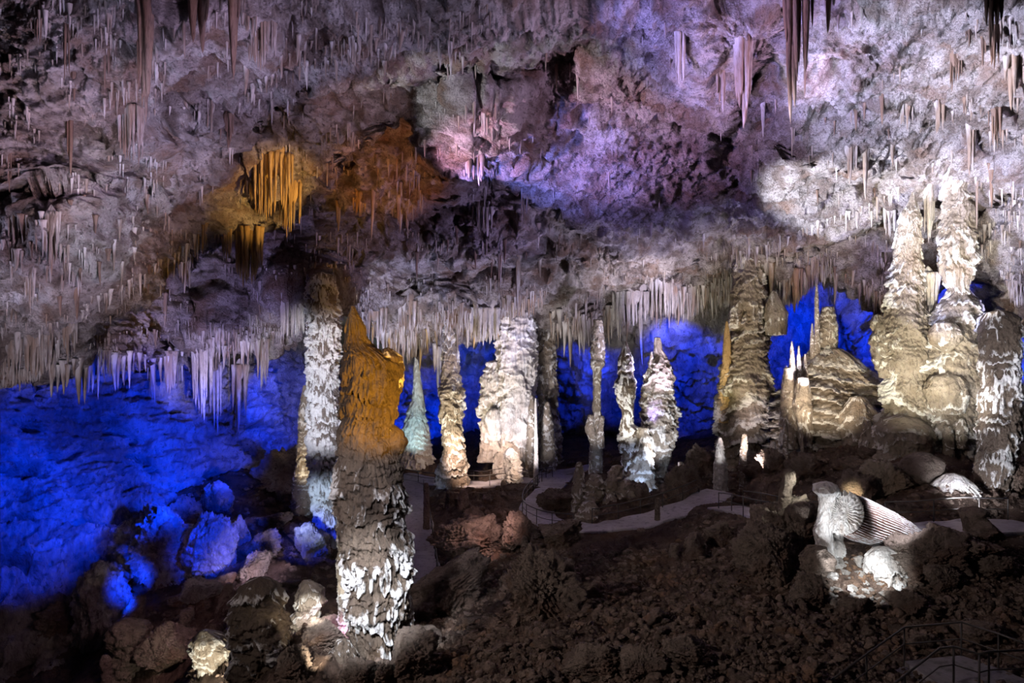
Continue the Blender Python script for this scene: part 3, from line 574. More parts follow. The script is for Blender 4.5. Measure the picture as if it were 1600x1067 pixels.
T(78, 560, 622, 16, 'longest tan stalactite against the blue wall', 'stal', 4, thick=.4)
T(18, 545, 600, 26, 'outermost striped tan drapery fold beside the wide one', 'stal', 10, name='striped_drapery', cat='drapery')
T(265, 560, 618, 18, 'mauve flat drapery blade in the fringe above the side wall', 'stal', 5, thick=.4, rag=.15, name='drapery_blade', cat='drapery')
T(240, 575, 632, 14, 'blue lit drapery blade next to the mauve blade', 'stal', 5, thick=.3, name='drapery_blade', cat='drapery')
T(315, 555, 660, 36, 'widest lilac drapery of long folds in the side wall fringe', 'pale', 16, thick=.18, rag=.4, name='lilac_drapery', cat='drapery')
T(338, 580, 680, 22, 'longest lilac drapery tail in the side wall fringe', 'pale', 9, thick=.22, rag=.4, name='lilac_drapery', cat='drapery')
T(374, 580, 688, 22, 'smooth violet drapery tail farthest along the side wall fringe', 'stal', 8, thick=.28, rag=.3, name='lilac_drapery', cat='drapery')
T(410, 540, 610, 20, 'dim drapery between the violet tail and the white comb', 'stal', 8, name='lilac_drapery', cat='drapery')
T(457, 470, 528, 40, 'white comb of even parallel stalactites beside the white column', 'pale', 18, thick=.11, rag=.08, even=True, name='comb_drapery', cat='drapery', depth=.4)
T(808, 398, 500, 12, 'long pale stalactite over the broad white column', 'stal', 2, thick=.6)
T(782, 400, 450, 8, 'tan stalactite beside the long pale one', 'stal', 2, thick=.5)
T(760, 335, 370, 34, 'cluster of white stalactites on the central shelf', 'pale', 12, thick=.12)
T(820, 300, 350, 16, 'thin white streaks of stalactite under the central dark ridge', 'stal', 6)
T(585, 490, 530, 40, 'blue grey curtain of stalactites behind the ochre top', 'stal', 20, thick=.1, rag=.2, name='grey_curtain', cat='drapery', even=True)
T(640, 480, 525, 40, 'dim blue curtain of stalactites in the recess beside the ochre top', 'stal', 18, thick=.1, rag=.3, name='grey_curtain', cat='drapery', even=True)
T(755, 490, 545, 55, 'white and rust striped curtain between the knotted and broad columns', 'pale', 22, thick=.12, rag=.35, name='rim_curtain', cat='drapery', even=True)
T(684, 545, 620, 10, 'pale teal icicle beside the knotted column', 'pale', 3, thick=.5)
T(985, 465, 512, 60, 'even white curtain of stalactites above the banded stalagmite', 'pale', 30, thick=.07, rag=.25, name='rim_curtain', cat='drapery', even=True)
T(1040, 445, 500, 48, 'lavender curtain above the twin spired stalagmite', 'pale', 24, thick=.07, rag=.25, name='rim_curtain', cat='drapery', even=True)
T(1000, 490, 570, 7, 'long blue lit icicle hanging between banded and twin spired stalagmites', 'pale', 1)
T(913, 500, 555, 8, 'pale single icicle beside the capped stalagmite', 'pale', 1)
T(1236, -40, 192, 28, 'huge grey violet stalactite reaching down from the top edge', 'brown_stal', 6, thick=.5, rag=.45, seed=3)
T(1262, -40, 118, 18, 'brown stalactite with lit edge beside the huge grey one', 'brown_stal', 3, thick=.55)
T(1258, 112, 152, 5, 'small brown spike under the lit edge stalactite', 'brown_stal', 1)
T(1237, 198, 246, 9, 'thin spike below the tip of the huge grey stalactite', 'stal', 2, thick=.5)
T(1298, -30, 51, 16, 'short smooth stalactite with white edge cut by the top edge', 'stal', 2, thick=.7)
T(1548, -30, 78, 36, 'dark ragged stalactite bundle at the top near the corner', 'brown_stal', 12, thick=.25, rag=.55)
T(1556, 40, 108, 22, 'lower dark stalactites under the ragged bundle', 'brown_stal', 7, thick=.3)
T(1535, 60, 104, 10, 'dark single stalactite beside the ragged bundle', 'brown_stal', 2, thick=.5)
T(1584, 86, 172, 40, 'cream top shaped stalactite near the corner', 'stal', 14, thick=.3, rag=.62, seed=12)
T(1378, 152, 195, 8, 'small isolated reddish brown stalactite on the pale ceiling', 'brown_stal', 1)
T(1388, 203, 217, 5, 'tiny brown nub below the isolated reddish stalactite', 'brown_stal', 1)
T(1492, 90, 142, 22, 'grey tassel of stalactites above the rugged column', 'brown_stal', 8)
T(1514, 50, 74, 12, 'small brown tuft beside the dark ragged bundle', 'brown_stal', 5)
T(1468, 164, 208, 28, 'tan drapery pair above the rugged column', 'stal', 10, thick=.15)
T(1555, 168, 232, 22, 'rust brown hooded stalactite beside the rugged column top', 'brown_stal', 8)
T(1517, 206, 275, 16, 'long stalactite with rust and white halves touching the rugged column top', 'stal', 5, thick=.35)
T(1527, 285, 358, 8, 'grey stalactite under the hooded one beside the rugged column', 'stal', 2, thick=.5)
T(1549, 270, 325, 8, 'thin brown stalactite in the recess beside the rugged column', 'brown_stal', 1)
T(1352, 236, 312, 12, 'longest grey tooth under the dark crack', 'stal', 2, thick=.6)
T(1328, 236, 284, 22, 'row of brown teeth under the dark crack', 'stal', 9)
T(1416, 172, 204, 22, 'two grey short stalactites on the white ceiling', 'stal', 4)
T(1064, 50, 138, 22, 'white and brown fan stalactite on the violet ceiling', 'pale', 9, thick=.25)
T(1128, 110, 175, 18, 'violet stalactite under the violet bulge', 'stal', 5, thick=.3)
T(1165, 70, 200, 30, 'long pale flowstone tongue beside the violet bulge', 'stal', 7, thick=.4)
T(1193, 165, 215, 9, 'thin white spike beside the pale tongue', 'pale', 1)
T(1272, 425, 450, 36, 'brown fringe over the tallest thin rod', 'stal', 14)
T(1205, 420, 490, 26, 'pale stalactites above the pink barrel boss', 'stal', 7, thick=.3)
T(1240, 430, 490, 28, 'dark cluster between the barrel boss and the thin rod', 'brown_stal', 8, thick=.25)
T(1450, 300, 378, 26, 'white icicles between the cream and rugged columns', 'pale', 9, thick=.2)
T(1450, 440, 538, 26, 'blue lit drapery tongue between the cream and rugged columns', 'pale', 8, thick=.35, name='blue_drapery', cat='drapery', Y=47.5)
T(745, 250, 288, 50, 'fringe under the grey hanging flowstone block', 'stal', 12, thick=.15)
T(1390, 330, 370, 26, 'white fringe behind the pointed head of the cream column', 'pale', 9)

# repeated stalactites: eight shapes shared by loops of copies
protos = {}
for mt in ('stal', 'brown_stal', 'pale', 'ochre'):
    protos[mt] = []
    for k in range(6):
        v, q, _ = stal_body(1, .10*(.7+.12*k), nz=14, nt=8, seed=k*5+3, up=.15)
        me = mesh_np('stalactite', v, q); me.materials.append(M[mt]); protos[mt].append(me)
def swarm(n, px0, px1, y0f, y1f, Lpx, label, group, mats=('stal',), seed=1, slim=1.):
    rs = random.Random(seed); src = None
    for i in range(n):
        px = px0+(px1-px0)*(i+rs.random())/n; y = rs.uniform(y0f(px), y1f(px)); p = ceil_pt(px, y)
        L = rs.uniform(*Lpx)*(.6+.8*rs.random())/F*p[1]
        me = rs.choice(protos[rs.choice(mats)])
        if src is None:
            o = link('thin_stalactite', me); tag(o, label, 'stalactite', group); src = o
        else:
            o = src.copy(); o.data = me; C.objects.link(o)
        s = L**.6*rs.uniform(.8, 1.3)*slim
        o.location = p; o.scale = (s, s, L); o.rotation_euler = (0, 0, rs.uniform(0, 6))
k = lambda v: (lambda x: v)
swarm(46, 90, 430, lambda x: lip(x)-14, lambda x: lip(x)-2, (22, 55), 'slender stalactite in the fringe between grey rock mass and comb over blue wall', 'fringe over the side wall', ('stal', 'pale'), 1)
swarm(40, 560, 780, lambda x: lip(x)-16, lambda x: lip(x)-2, (16, 42), 'slender stalactite on the far rim between ochre top and broad white column', 'far rim fringe by the knotted column', ('stal', 'pale', 'ochre'), 2)
swarm(60, 860, 1120, lambda x: lip(x)-24, lambda x: lip(x)-2, (18, 45), 'slender stalactite on the far rim over the banded and twin spired stalagmites', 'far rim fringe over the middle stalagmites', ('stal', 'pale'), 3)
swarm(30, 1130, 1380, lambda x: lip(x)-22, lambda x: lip(x)-2, (16, 40), 'slender stalactite on the rim between yellow edged column and cream column', 'rim fringe over the tan mound', ('stal', 'brown_stal'), 4)
swarm(30, 380, 640, lambda x: 20+(640-x)*.15, lambda x: 100+(640-x)*.1, (14, 34), 'small grey stalactite on the shelf above the dark hollow at the top', 'stalactites above the dark hollow', ('stal',), 5)
swarm(24, 10, 250, lambda x: 330-.2*x, lambda x: 520-.4*x, (16, 44), 'small tan stalactite on the grey rock mass', 'stalactites on the grey rock mass', ('stal', 'brown_stal'), 6)
swarm(20, 620, 900, k(330), k(440), (14, 36), 'thin stalactite on the dim central ceiling above the rim', 'stalactites on the dim central ceiling', ('stal', 'brown_stal'), 7)
swarm(24, 1260, 1600, k(120), k(400), (10, 30), 'small stalactite scattered on the white lit ceiling', 'stalactites on the white lit ceiling', ('stal', 'brown_stal'), 8)
_L1 = poly(ledges[0][0]); _L2 = poly(ledges[1][0]); _L10 = poly(ledges[9][0])
swarm(34, 60, 330, lambda x: _L1(x)-14, lambda x: _L1(x)-4, (14, 40), 'white icicle along the diagonal lower edge of the grey rock mass', 'icicles on the diagonal ledge', ('pale', 'stal'), 11)
swarm(30, 370, 620, lambda x: _L2(x)-16, lambda x: _L2(x)-4, (10, 28), 'white icicle on the lip over the dark hollow', 'icicles over the dark hollow', ('pale', 'stal'), 12)
swarm(34, 1155, 1405, lambda x: _L10(x)-8, lambda x: _L10(x)-2, (8, 24), 'short icicle under the slanting shelf edge beside the cream column', 'icicles on the slanting shelf', ('pale', 'stal'), 13)
# countless tiny drips: one uncountable mass
def drips(n):
    rs = np.random.RandomState(3); v, q = [], []; nt = 5
    for i in range(n):
        if i % 2: px = rs.uniform(-20, 1620); y = float(lip(px))-rs.exponential(22)
        else: px = rs.uniform(-20, 1620); y = rs.uniform(-10, float(lip(px)))
        c_ = perlin(np.array([[px/75., y/48., 3.3]]))[0]
        if c_ < (.13 if i % 2 == 0 else -.12): continue
        if 800 < px < 1500 and y < lip(px)-90 and rs.rand() < .85: continue
        p = ceil_pt(px, y); L = rs.uniform(5, 15)*(1+1.3*max(c_, 0)*2)/F*p[1]; r = L*rs.uniform(.04, .09)+.02
        th = np.arange(nt)*2*np.pi/nt
        for t, f in ((0, 1.25), (.35, .8), (.75, .4), (1, .04)):
            v.append(np.stack([p[0]+r*f*np.cos(th), p[1]+r*f*np.sin(th), np.full(nt, p[2]+.25-(L+.25)*t)], -1))
    V = np.concatenate(v); m_ = len(V)//(4*nt)
    base = grid_faces(4, nt, True); Q = (base[None]+(np.arange(m_)*4*nt)[:, None, None]).reshape(-1, 4)
    o = link('stalactite_drips', mesh_np('stalactite_drips', V, Q), M['stal']); tag(o, 'countless tiny drip stalactites all over the cave ceiling', 'stalactites', None, 'stuff')
drips(8000)

# ------------------------------------------------------------------ rocks
def ico(sub):
    import bmesh
    bm = bmesh.new(); bmesh.ops.create_icosphere(bm, subdivisions=sub, radius=1)
    v = np.array([x.co[:] for x in bm.verts]); f = np.array([[x.index for x in p.verts] for p in bm.faces]); bm.free(); return v, f
ICO = {k: ico(k) for k in (2, 4, 5, 6)}
def rock_shape(sub, seed, layered=0., fl=None, ncut=14, rough=.22, sharp=1.):
    rs = np.random.RandomState(seed); d, f = ICO[sub]
    n = rs.normal(size=(ncut, 3)); n /= np.linalg.norm(n, axis=1)[:, None]; h = rs.uniform(.55, 1., ncut)
    den = d@n.T; r = np.min(np.where(den > .05, h/np.maximum(den, .05), 9), 1); r = np.minimum(r, 1.25)
    r = r**sharp
    r = r*(1+rough*fbm(d*1.7+seed, 4)+rough*.5*ridged(d*4.+seed, 2))
    r = r*(1+rough*.30*ridged(d*9.+seed*3, 2)); v = d*r[:, None]
    if layered: v = v*(1+layered*(ridged(np.stack([v[:, 0]*.5, v[:, 1]*.5, v[:, 2]*7], -1)+seed, 2))[:, None])
    if fl is not None: v = v*(1+fl*np.abs(np.sin(np.arctan2(v[:, 1], v[:, 2])*14+1.5*perlin(v*2)))[:, None])
    return v, f
def boulder(px, py, w, h, label, mat='boulder', seed=0, sub=6, layered=.0, fl=None, rot=(0, 0, 0), name='boulder', group=None, dY=0, sharp=1.1, dz=0):
    """w, h in pixels, standing on the floor at picture point px, py"""
    p = floor_pt(px, py); Y = p[1]; a = w/2/F*Y; b = h/2/F*Y
    v, f = rock_shape(sub, seed, layered, fl, sharp=sharp, rough=.32)
    o = link(name, mesh_np(name, v*np.array([a, (a+b)/2, b]), f), M[mat])
    o.location = (p[0], p[1]+(a+b)/2*.4+dY, p[2]+b*.72+dz); o.rotation_euler = rot; tag(o, label, 'rock' if cat_ is None else cat_, group); return o
cat_ = None
B = boulder
B(735, 880, 112, 66, 'long fallen column chunk with fine grooves, inside the path loop', seed=1, fl=.12, rot=(0, .1, .1), sub=6, name='fallen_chunk')
B(700, 950, 100, 74, 'big grooved fallen chunk lying across the dark slope', seed=2, fl=.14, rot=(0, -.5, .3), sub=6, name='fallen_chunk')
B(840, 965, 96, 84, 'tilted grooved fallen chunk with pale foot on the dark slope', seed=3, fl=.14, rot=(.3, .8, .2), sub=6, name='fallen_chunk')
B(815, 850, 52, 48, 'grey angular boulder between grooved chunk and square boulder', seed=4)
B(872, 858, 62, 46, 'square grey boulder below the curve of the path', seed=5)
B(745, 826, 34, 30, 'small round boulder behind the grooved chunk', seed=6)
B(655, 975, 46, 40, 'smooth reddish boulder beside the near straight path', seed=7)
B(640, 1060, 80, 70, 'big rough boulder at the base of the giant stalagmite', seed=8)
B(598, 1075, 60, 50, 'rock under the giant stalagmite foot', seed=9)
B(1075, 775, 44, 62, 'dark pointed rock behind the white cone', seed=10)
B(1090, 745, 46, 56, 'tall dark boulder between white cone and yellow edged column', seed=11)
B(1000, 790, 40, 34, 'brown boulder behind the path railing near the yellow lump', seed=12)
B(870, 800, 44, 40, 'rounded dark boulder on the loop bank', seed=13)
B(1450, 905, 130, 74, 'large rounded brown boulder beside the fallen column', seed=14, sub=6)
B(1510, 880, 90, 60, 'smooth brown hump right of the large brown boulder', seed=15)
B(1478, 925, 40, 46, 'stubby upright rock under the large brown boulder', seed=16)
B(1440, 900, 46, 40, 'round knob rock against the white pyramid rock', seed=17)
B(1558, 900, 44, 34, 'flat capped small boulder near the picture edge', seed=18)
B(1390, 770, 60, 44, 'tan lit rock hollow behind the railing', 'column', seed=19)
B(1345, 790, 54, 56, 'dark hump behind the upper end of the fallen column', seed=20)
B(1180, 745, 50, 34, 'brown boulder on the far slope above the small railing', seed=21)
B(1215, 735, 44, 32, 'rust brown boulder behind the slim lit stalagmite', seed=22)
B(1265, 745, 56, 34, 'wide brown boulder behind the flat capped stalagmite', seed=23)
B(1240, 870, 80, 100, 'massive dark rock shoulder under the slim lit stalagmite', seed=24, sub=6)
B(1210, 905, 90, 90, 'lower dark rock shoulder on the rubble slope', seed=25, sub=6)
B(1275, 950, 60, 56, 'dark rock below the brown pedestal', seed=26)
B(1125, 850, 40, 40, 'dark boulder beneath the small railing', seed=27)
B(1090, 870, 36, 34, 'dark boulder on the slope below the path end', seed=28)
B(1570, 760, 60, 60, 'grey brown rock beyond the dark column foot', seed=29)
B(1545, 845, 50, 30, 'flat rock between railing and smooth hump', seed=30)
B(245, 905, 84, 110, 'tall layered boulder with blue lit face in the pit', 'wall', seed=31, layered=.12, sub=6, sharp=.7)
B(325, 900, 62, 110, 'biggest blue lit lumpy boulder in the pit', 'wall', seed=32, layered=.1, sub=6, sharp=.6)
B(300, 945, 50, 44, 'pale blue tipped boulder at the foot of the biggest blue boulder', 'wall', seed=33)
B(375, 850, 30, 38, 'square mauve boulder beside the biggest blue boulder', 'wall', seed=34)
B(410, 870, 36, 44, 'striped tan boulder on the pit slope', 'column', seed=35, layered=.08)
B(425, 828, 42, 30, 'lilac edged boulder above the striped tan boulder', 'column', seed=36)
B(395, 905, 40, 50, 'cream ridge rock on the pit slope', 'column', seed=37, layered=.06)
B(150, 1000, 66, 130, 'blue lit square pillar rock deep in the pit', 'wall', seed=38, layered=.1, sub=6, sharp=.8)
B(190, 900, 70, 90, 'dark layered rock between pillar rock and tall layered boulder', 'wall', seed=39, layered=.12, sub=6)
B(480, 870, 50, 60, 'blue edged boulder below the tan stalagmite', 'wall', seed=40)
B(440, 770, 70, 70, 'dim grey rock mass below the tan stalagmite', 'boulder', seed=41)
B(270, 1050, 90, 60, 'reddish boulder slab by the cream bulbous stalagmite', seed=42)
B(500, 1010, 56, 44, 'rock wedge behind the hooded stalagmite', seed=43)
B(520, 985, 34, 24, 'magenta lit small rock beside the giant stalagmite', seed=44)
B(450, 1060, 50, 50, 'dark rock between the blunt and hooded stalagmites', seed=45)
B(560, 1075, 60, 40, 'striped rock fragment at the lowest edge below the giant stalagmite', seed=46, layered=.08)
B(330, 800, 44, 50, 'dark boulder high on the pit slope against blue wall', 'wall', seed=47)
B(285, 830, 40, 50, 'upright dark boulder under the blue wall', 'wall', seed=48)
B(200, 1000, 50, 60, 'dim boulder behind the wide pinkish stub', seed=49)
B(100, 1010, 70, 80, 'shadowy boulder in the darkest corner of the pit', seed=50)
B(1000, 1060, 70, 46, 'broad low rust brown boulder near the lower edge', seed=51)
B(940, 1055, 90, 50, 'broad dark boulder near the lower edge beside the rust brown one', seed=52)
B(1080, 1040, 60, 50, 'dark slab boulder on the near rubble slope', seed=53)
B(1340, 960, 50, 30, 'flat pale edged rock below the lit rubble', seed=54)
B(1420, 955, 50, 36, 'brown rock on the slope under the knob rock', seed=55)
B(1440, 1012, 34, 24, 'cream topped rock inside the stair railing', seed=56)
B(1530, 1000, 56, 30, 'flat rust rock behind the stair landing', seed=57)

# loose boulders, copies in groups by place
rock_protos = []
for i in range(10):
    v, f = rock_shape(4, 200+i); me = mesh_np('loose_rock', v, f); me.materials.append(M['rubble']); rock_protos.append(me)
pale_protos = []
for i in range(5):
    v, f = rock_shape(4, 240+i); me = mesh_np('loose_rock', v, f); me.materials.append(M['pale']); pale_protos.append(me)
def near_path(x, y, m=.4):
    for _, w, hw in pathW:
        if np.min(np.hypot(w[:, 0]-x, w[:, 1]-y)) < hw+m: return True
    return False
def scatter(n, box, size, label, group, seed, protos=rock_protos, sh=1.):
    rs = random.Random(seed); src = None; c = 0; tries = 0
    while c < n and tries < n*6:
        tries += 1
        px = rs.uniform(box[0], box[2]); py = rs.uniform(box[1], box[3]); p = floor_pt(px, py)
        s = rs.uniform(*size)*rs.uniform(.6, 1.)/2/F*p[1]
        if near_path(p[0], p[1], s+.2): continue
        if src is None: o = link('loose_rock', rs.choice(protos)); tag(o, label, 'rock', group); src = o
        else: o = src.copy(); o.data = rs.choice(protos); C.objects.link(o)
        o.location = (p[0], p[1], p[2]+s*.25); o.scale = (s*rs.uniform(.9, 1.4), s*rs.uniform(.8, 1.2), s*rs.uniform(.5, .9)*sh); o.rotation_euler = (rs.uniform(-.3, .3), rs.uniform(-.3, .3), rs.uniform(0, 6)); c += 1
scatter(45, (1120, 690, 1420, 800), (12, 34), 'brown loose rock on the far slope between the tan mound and the fallen column', 'rocks on the far slope', 1)
scatter(60, (660, 900, 1180, 1067), (10, 34), 'dark loose rock on the near slope between giant stalagmite and rock shoulder', 'rocks on the near slope', 2)
scatter(50, (1180, 930, 1600, 1067), (8, 22), 'brown loose stone on the rubble slope around the stairs', 'stones on the rubble slope', 3)
scatter(70, (1298, 872, 1400, 948), (6, 17), 'brightly lit loose stone at the foot of the white pyramid rock', 'lit stones', 4, pale_protos)
scatter(45, (250, 760, 500, 1000), (12, 36), 'dim loose rock on the pit slope among the blue boulders', 'rocks in the pit', 5)
scatter(30, (680, 765, 850, 860), (8, 24), 'dark loose rock inside the path loop', 'rocks inside the path loop', 6)
scatter(30, (700, 690, 1120, 740), (8, 20), 'loose rock on the far ground under the middle columns', 'rocks under the middle columns', 7)
scatter(8, (1010, 740, 1130, 790), (12, 26), 'loose rock beside the white cone', 'rocks beside the white cone', 8)
def rubble(n):
    rs = np.random.RandomState(9); d, f = ICO[2]; V, Q = [], []; k = 0
    shapes = [rock_shape(2, 300+i, rough=.05)[0] for i in range(14)]
    while k < n:
        z = rs.rand()
        if z < .62: px, py = rs.uniform(650, 1620), rs.uniform(860, 1075)
        elif z < .8: px, py = rs.uniform(1080, 1620), rs.uniform(700, 860)
        else: px, py = rs.uniform(150, 1150), rs.uniform(720, 1060)
        p = floor_pt(px, py); s = min(rs.gamma(2., 2.)+2.5, 15)/2/F*p[1]*(1.15 if py > 900 else .9)
        k += 1
        if near_path(p[0], p[1], .1): continue
        a, b = rs.uniform(0, 6.28, 2); ca, sa, cb, sb = math.cos(a), math.sin(a), math.cos(b*.15), math.sin(b*.15)
        R = np.array([[ca, -sa, 0], [sa, ca, 0], [0, 0, 1]])@np.array([[1, 0, 0], [0, cb, -sb], [0, sb, cb]])
        V.append((shapes[rs.randint(14)]*np.array([rs.uniform(.9, 1.5), 1, rs.uniform(.5, .9)])*s)@R.T+p+np.array([0, 0, s*.3])); Q.append(f+len(d)*(len(V)-1))
    o = link('rubble', mesh_np('rubble', np.concatenate(V), np.concatenate(Q), smooth=False), M['rubble']); tag(o, 'countless small stones and gravel covering the cave floor', 'rubble', None, 'stuff')
rubble(7500)

# ------------------------------------------------------------------ the fallen column
def fallen():
    Y = 31.; a = P(1322, 803, Y-1.0); b = P(1432, 846, Y+1.2)       # axis ends
    ax = b-a; L = np.linalg.norm(ax); ax /= L; s_ = np.cross(ax, [0, 0, 1.]); s_ /= np.linalg.norm(s_); u_ = np.cross(s_, ax)
    nz, nt = 150, 300; t = np.linspace(0, 1, nz)[:, None]; th = (np.arange(nt)*2*np.pi/nt)[None]
    R = np.interp(t, [0, .15, .5, .8, 1], [.98, 1.05, .95, .78, .56])*.8; Q = np.stack([np.cos(th)*3+0*t, np.sin(th)*3+0*t, t*4+0*th], -1)
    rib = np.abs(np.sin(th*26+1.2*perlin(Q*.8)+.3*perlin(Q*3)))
    r = R*(1+.15*rib+.05*fbm(Q, 3))+.04*ridged(np.stack([np.cos(th)*2+0*t, np.sin(th)*2+0*t, t*16+0*th], -1), 2)*(t > .5)
    V = a+t[..., None]*L*ax+r[..., None]*(np.cos(th)[..., None]*s_+np.sin(th)[..., None]*u_)
    V = np.concatenate([V, np.repeat((a+ax*L*1.02)[None, None], nt, 1)])
    org = a.copy(); root = bpy.data.objects.new('fallen_stalagmite', None); C.objects.link(root); root.location = org
    tag(root, 'toppled fluted column lying across the rubble with its broken star shaped end showing', 'fallen column')
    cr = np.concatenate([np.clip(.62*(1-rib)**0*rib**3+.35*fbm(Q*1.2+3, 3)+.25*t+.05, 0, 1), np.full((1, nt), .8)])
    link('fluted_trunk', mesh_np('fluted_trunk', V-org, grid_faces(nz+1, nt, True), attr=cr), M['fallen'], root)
    # broken end: a low rosette of radial blades
    nr_ = 60; q = np.linspace(0, 1, nr_)[:, None]; Q2 = np.stack([np.cos(th)*q*2, np.sin(th)*q*2, q*3+0*th], -1)
    blades = np.abs(np.sin(th*15+1.5*perlin(Q2*1.4)))*q
    rad = q*.90*(1+.16*(np.abs(np.sin(th*15+1.5*perlin(Q2*1.4)))-.5)*(q > .6)); h = .26*(1-q**2)+.26*blades+.10*fbm(Q2*2, 2)-.02*q
    V2 = a-ax*h[..., None]+rad[..., None]*(np.cos(th)[..., None]*s_+np.sin(th)[..., None]*u_)
    back_ = a+ax*.25+.7*(np.cos(th)[..., None]*s_+np.sin(th)[..., None]*u_)
    V2 = np.concatenate([V2, back_])
    link('broken_end', mesh_np('broken_end', V2-org, grid_faces(nr_+1, nt, True), attr=np.full((nr_+1, nt), .55)), M['pale'], root)
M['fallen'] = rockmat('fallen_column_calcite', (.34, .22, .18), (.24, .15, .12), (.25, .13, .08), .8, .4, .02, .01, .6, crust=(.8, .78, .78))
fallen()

# ------------------------------------------------------------------ dry stone wall under the far path
def stone_wall():
    q = resample([(672, 764), (720, 768), (780, 768), (840, 757)], 24); w = P(q[:, 0], q[:, 1], fd(q[:, 0], q[:, 1])-1.6)
    parts = []; rs = np.random.RandomState(4)
    for row in range(3):
        for i in np.arange(0, 23, .55):
            k = int(i); f_ = i-k; p = w[k]*(1-f_)+w[min(k+1, 23)]*f_
            v, f = rock_shape(2, 400+rs.randint(30), rough=.04); v = v*np.array([.42, .35, .24])*rs.uniform(.85, 1.2)
            parts.append((v+np.array([p[0]+rs.uniform(-.1, .1), p[1], p[2]-1.0+row*.36]), f, None))
    V, Q, _ = cat_meshes(parts); o = link('stone_wall', mesh_np('stone_wall', V, Q), M['boulder']); tag(o, 'low dry stone retaining wall under the far curve of the path', 'wall')
    o['kind'] = 'thing'
stone_wall()

# ------------------------------------------------------------------ railings
def railing(pts, label, height=1.05, every=2.2, rails=(1., .5), r=.03, posts=None):
    """pts: world foot points"""
    pts = np.array(pts, float); root = bpy.data.objects.new('railing', None); C.objects.link(root); org = pts[0].copy(); root.location = org
    tag(root, label, 'railing')
    for k_, h in enumerate(rails):
        v, q, _ = tube([p+np.array([0, 0, height*h])-org for p in pts], r*(1.15 if k_ == 0 else .7)); link('handrail' if k_ == 0 else 'lower_rail', mesh_np('handrail', v, q), M['metal'], root)
    s = np.concatenate([[0], np.cumsum(np.linalg.norm(np.diff(pts, axis=0), axis=1))])
    ps = [np.array([np.interp(t, s, pts[:, i]) for i in range(3)]) for t in np.arange(0, s[-1]+.01, s[-1]/max(1, round(s[-1]/every)))] if posts is None else [pts[i] for i in posts]
    for p in ps:
        v, q, _ = tube([p-org-np.array([0, 0, .25]), p-org+np.array([0, 0, height])], r); link('post', mesh_np('post', v, q), M['metal'], root)
def along(k, i0, i1, side, every=2.2, **kw):
    _, w, hw = pathW[k]; t = np.gradient(w[:, :2], axis=0); t /= np.linalg.norm(t, axis=1)[:, None]
    e = w.copy(); e[:, 0] -= t[:, 1]*side*hw*.9; e[:, 1] += t[:, 0]*side*hw*.9; e[:, 2] += .04
    return e[i0:i1]
railing(along(0, 3, 44, -1), 'thin railing above the dry stone wall on the near edge of the far path', r=.035)
railing(along(0, 10, 58, 1), 'thin railing on the far edge of the far path below the columns', r=.03)
railing(along(1, 2, 26, -1), 'railing on the inner bend where the loop path turns down', r=.035)
railing(along(1, 24, 58, 1), 'long curving railing in front of the banded stalagmite', r=.035)
railing(along(2, 6, 48, 1), 'railing beside the straight path next to the giant stalagmite', r=.035)
railing(along(3, 1, 16, 1), 'short dark railing at the bend near the small far path', r=.03)
railing(along(3, 30, 59, 1), 'long straight railing behind the fallen column', r=.03)
railing(along(3, 2, 14, -1), 'near railing on the small far path', r=.03)

# stairs and landing in the near corner
def zpt(px, py, z):
    Y = (CAMZ-z)*F/(py-CY); return P(px, py, Y)
zr = 10.67
rear = [zpt(1280, 1076, 9.6), zpt(1354, 1022, 10.2), zpt(1413, 980, zr), zpt(1502, 972, zr), zpt(1560, 990, zr), zpt(1620, 1012, zr)]
front = [zpt(1385, 1078, 9.95), zpt(1414, 1055, 10.2), zpt(1468, 1013, zr), zpt(1490, 1010, zr), zpt(1530, 1022, zr), zpt(1545, 1018, zr), zpt(1620, 1015, zr)]
dn = np.array([0, 0, 1.1])
railing([p-dn for p in rear], 'angular rear handrail rising along the near stairs and landing', 1.1, rails=(1., .5), r=.028, posts=[0, 1, 2, 3, 4])
railing([p-dn for p in front], 'front handrail with a dip along the near landing', 1.1, rails=(1., .5), r=.03, posts=[1, 3, 4, 5, 6])
top = [rear[2]-dn, rear[3]-dn, rear[4]-dn, rear[5]-dn, front[6]-dn-np.array([0, .9, 0]), front[3]-dn+np.array([0, -.9, 0]), front[2]-dn]
def slab(name, poly_, th, label=None, cat=None, kind=None, mat='path'):
    n = len(poly_); V = np.array([p for p in poly_]+[p-np.array([0, 0, th]) for p in poly_]); me = bpy.data.meshes.new(name)
    me.from_pydata(V.tolist(), [], [list(range(n)), list(range(2*n-1, n-1, -1))]+[[i, n+i, n+(i+1) % n, (i+1) % n] for i in range(n)]); me.update()
    o = link(name, me, M[mat]); tag(o, label, cat, None, kind); return o
slab('path', top, .6, kind='structure', mat='landing')
st = bpy.data.objects.new('stairs', None); C.objects.link(st); a0, a1, b0, b1 = rear[2]-dn, rear[0]-dn, front[2]-dn, front[0]-dn-np.array([.8, 0, .35])
st.location = a0; tag(st, 'concrete steps descending from the near landing between the handrails', 'stairs')
for i in range(8):
    t0, t1 = i/8, (i+1)/8; z = a0[2]-.16*(i+1)
    q = [a0+(a1-a0)*t0, a0+(a1-a0)*t1, b0+(b1-b0)*t1, b0+(b1-b0)*t0]; q = [np.array([p[0], p[1], z])-a0 for p in q]
    s_ = slab('step', q, .5, mat='landing'); s_.parent = st

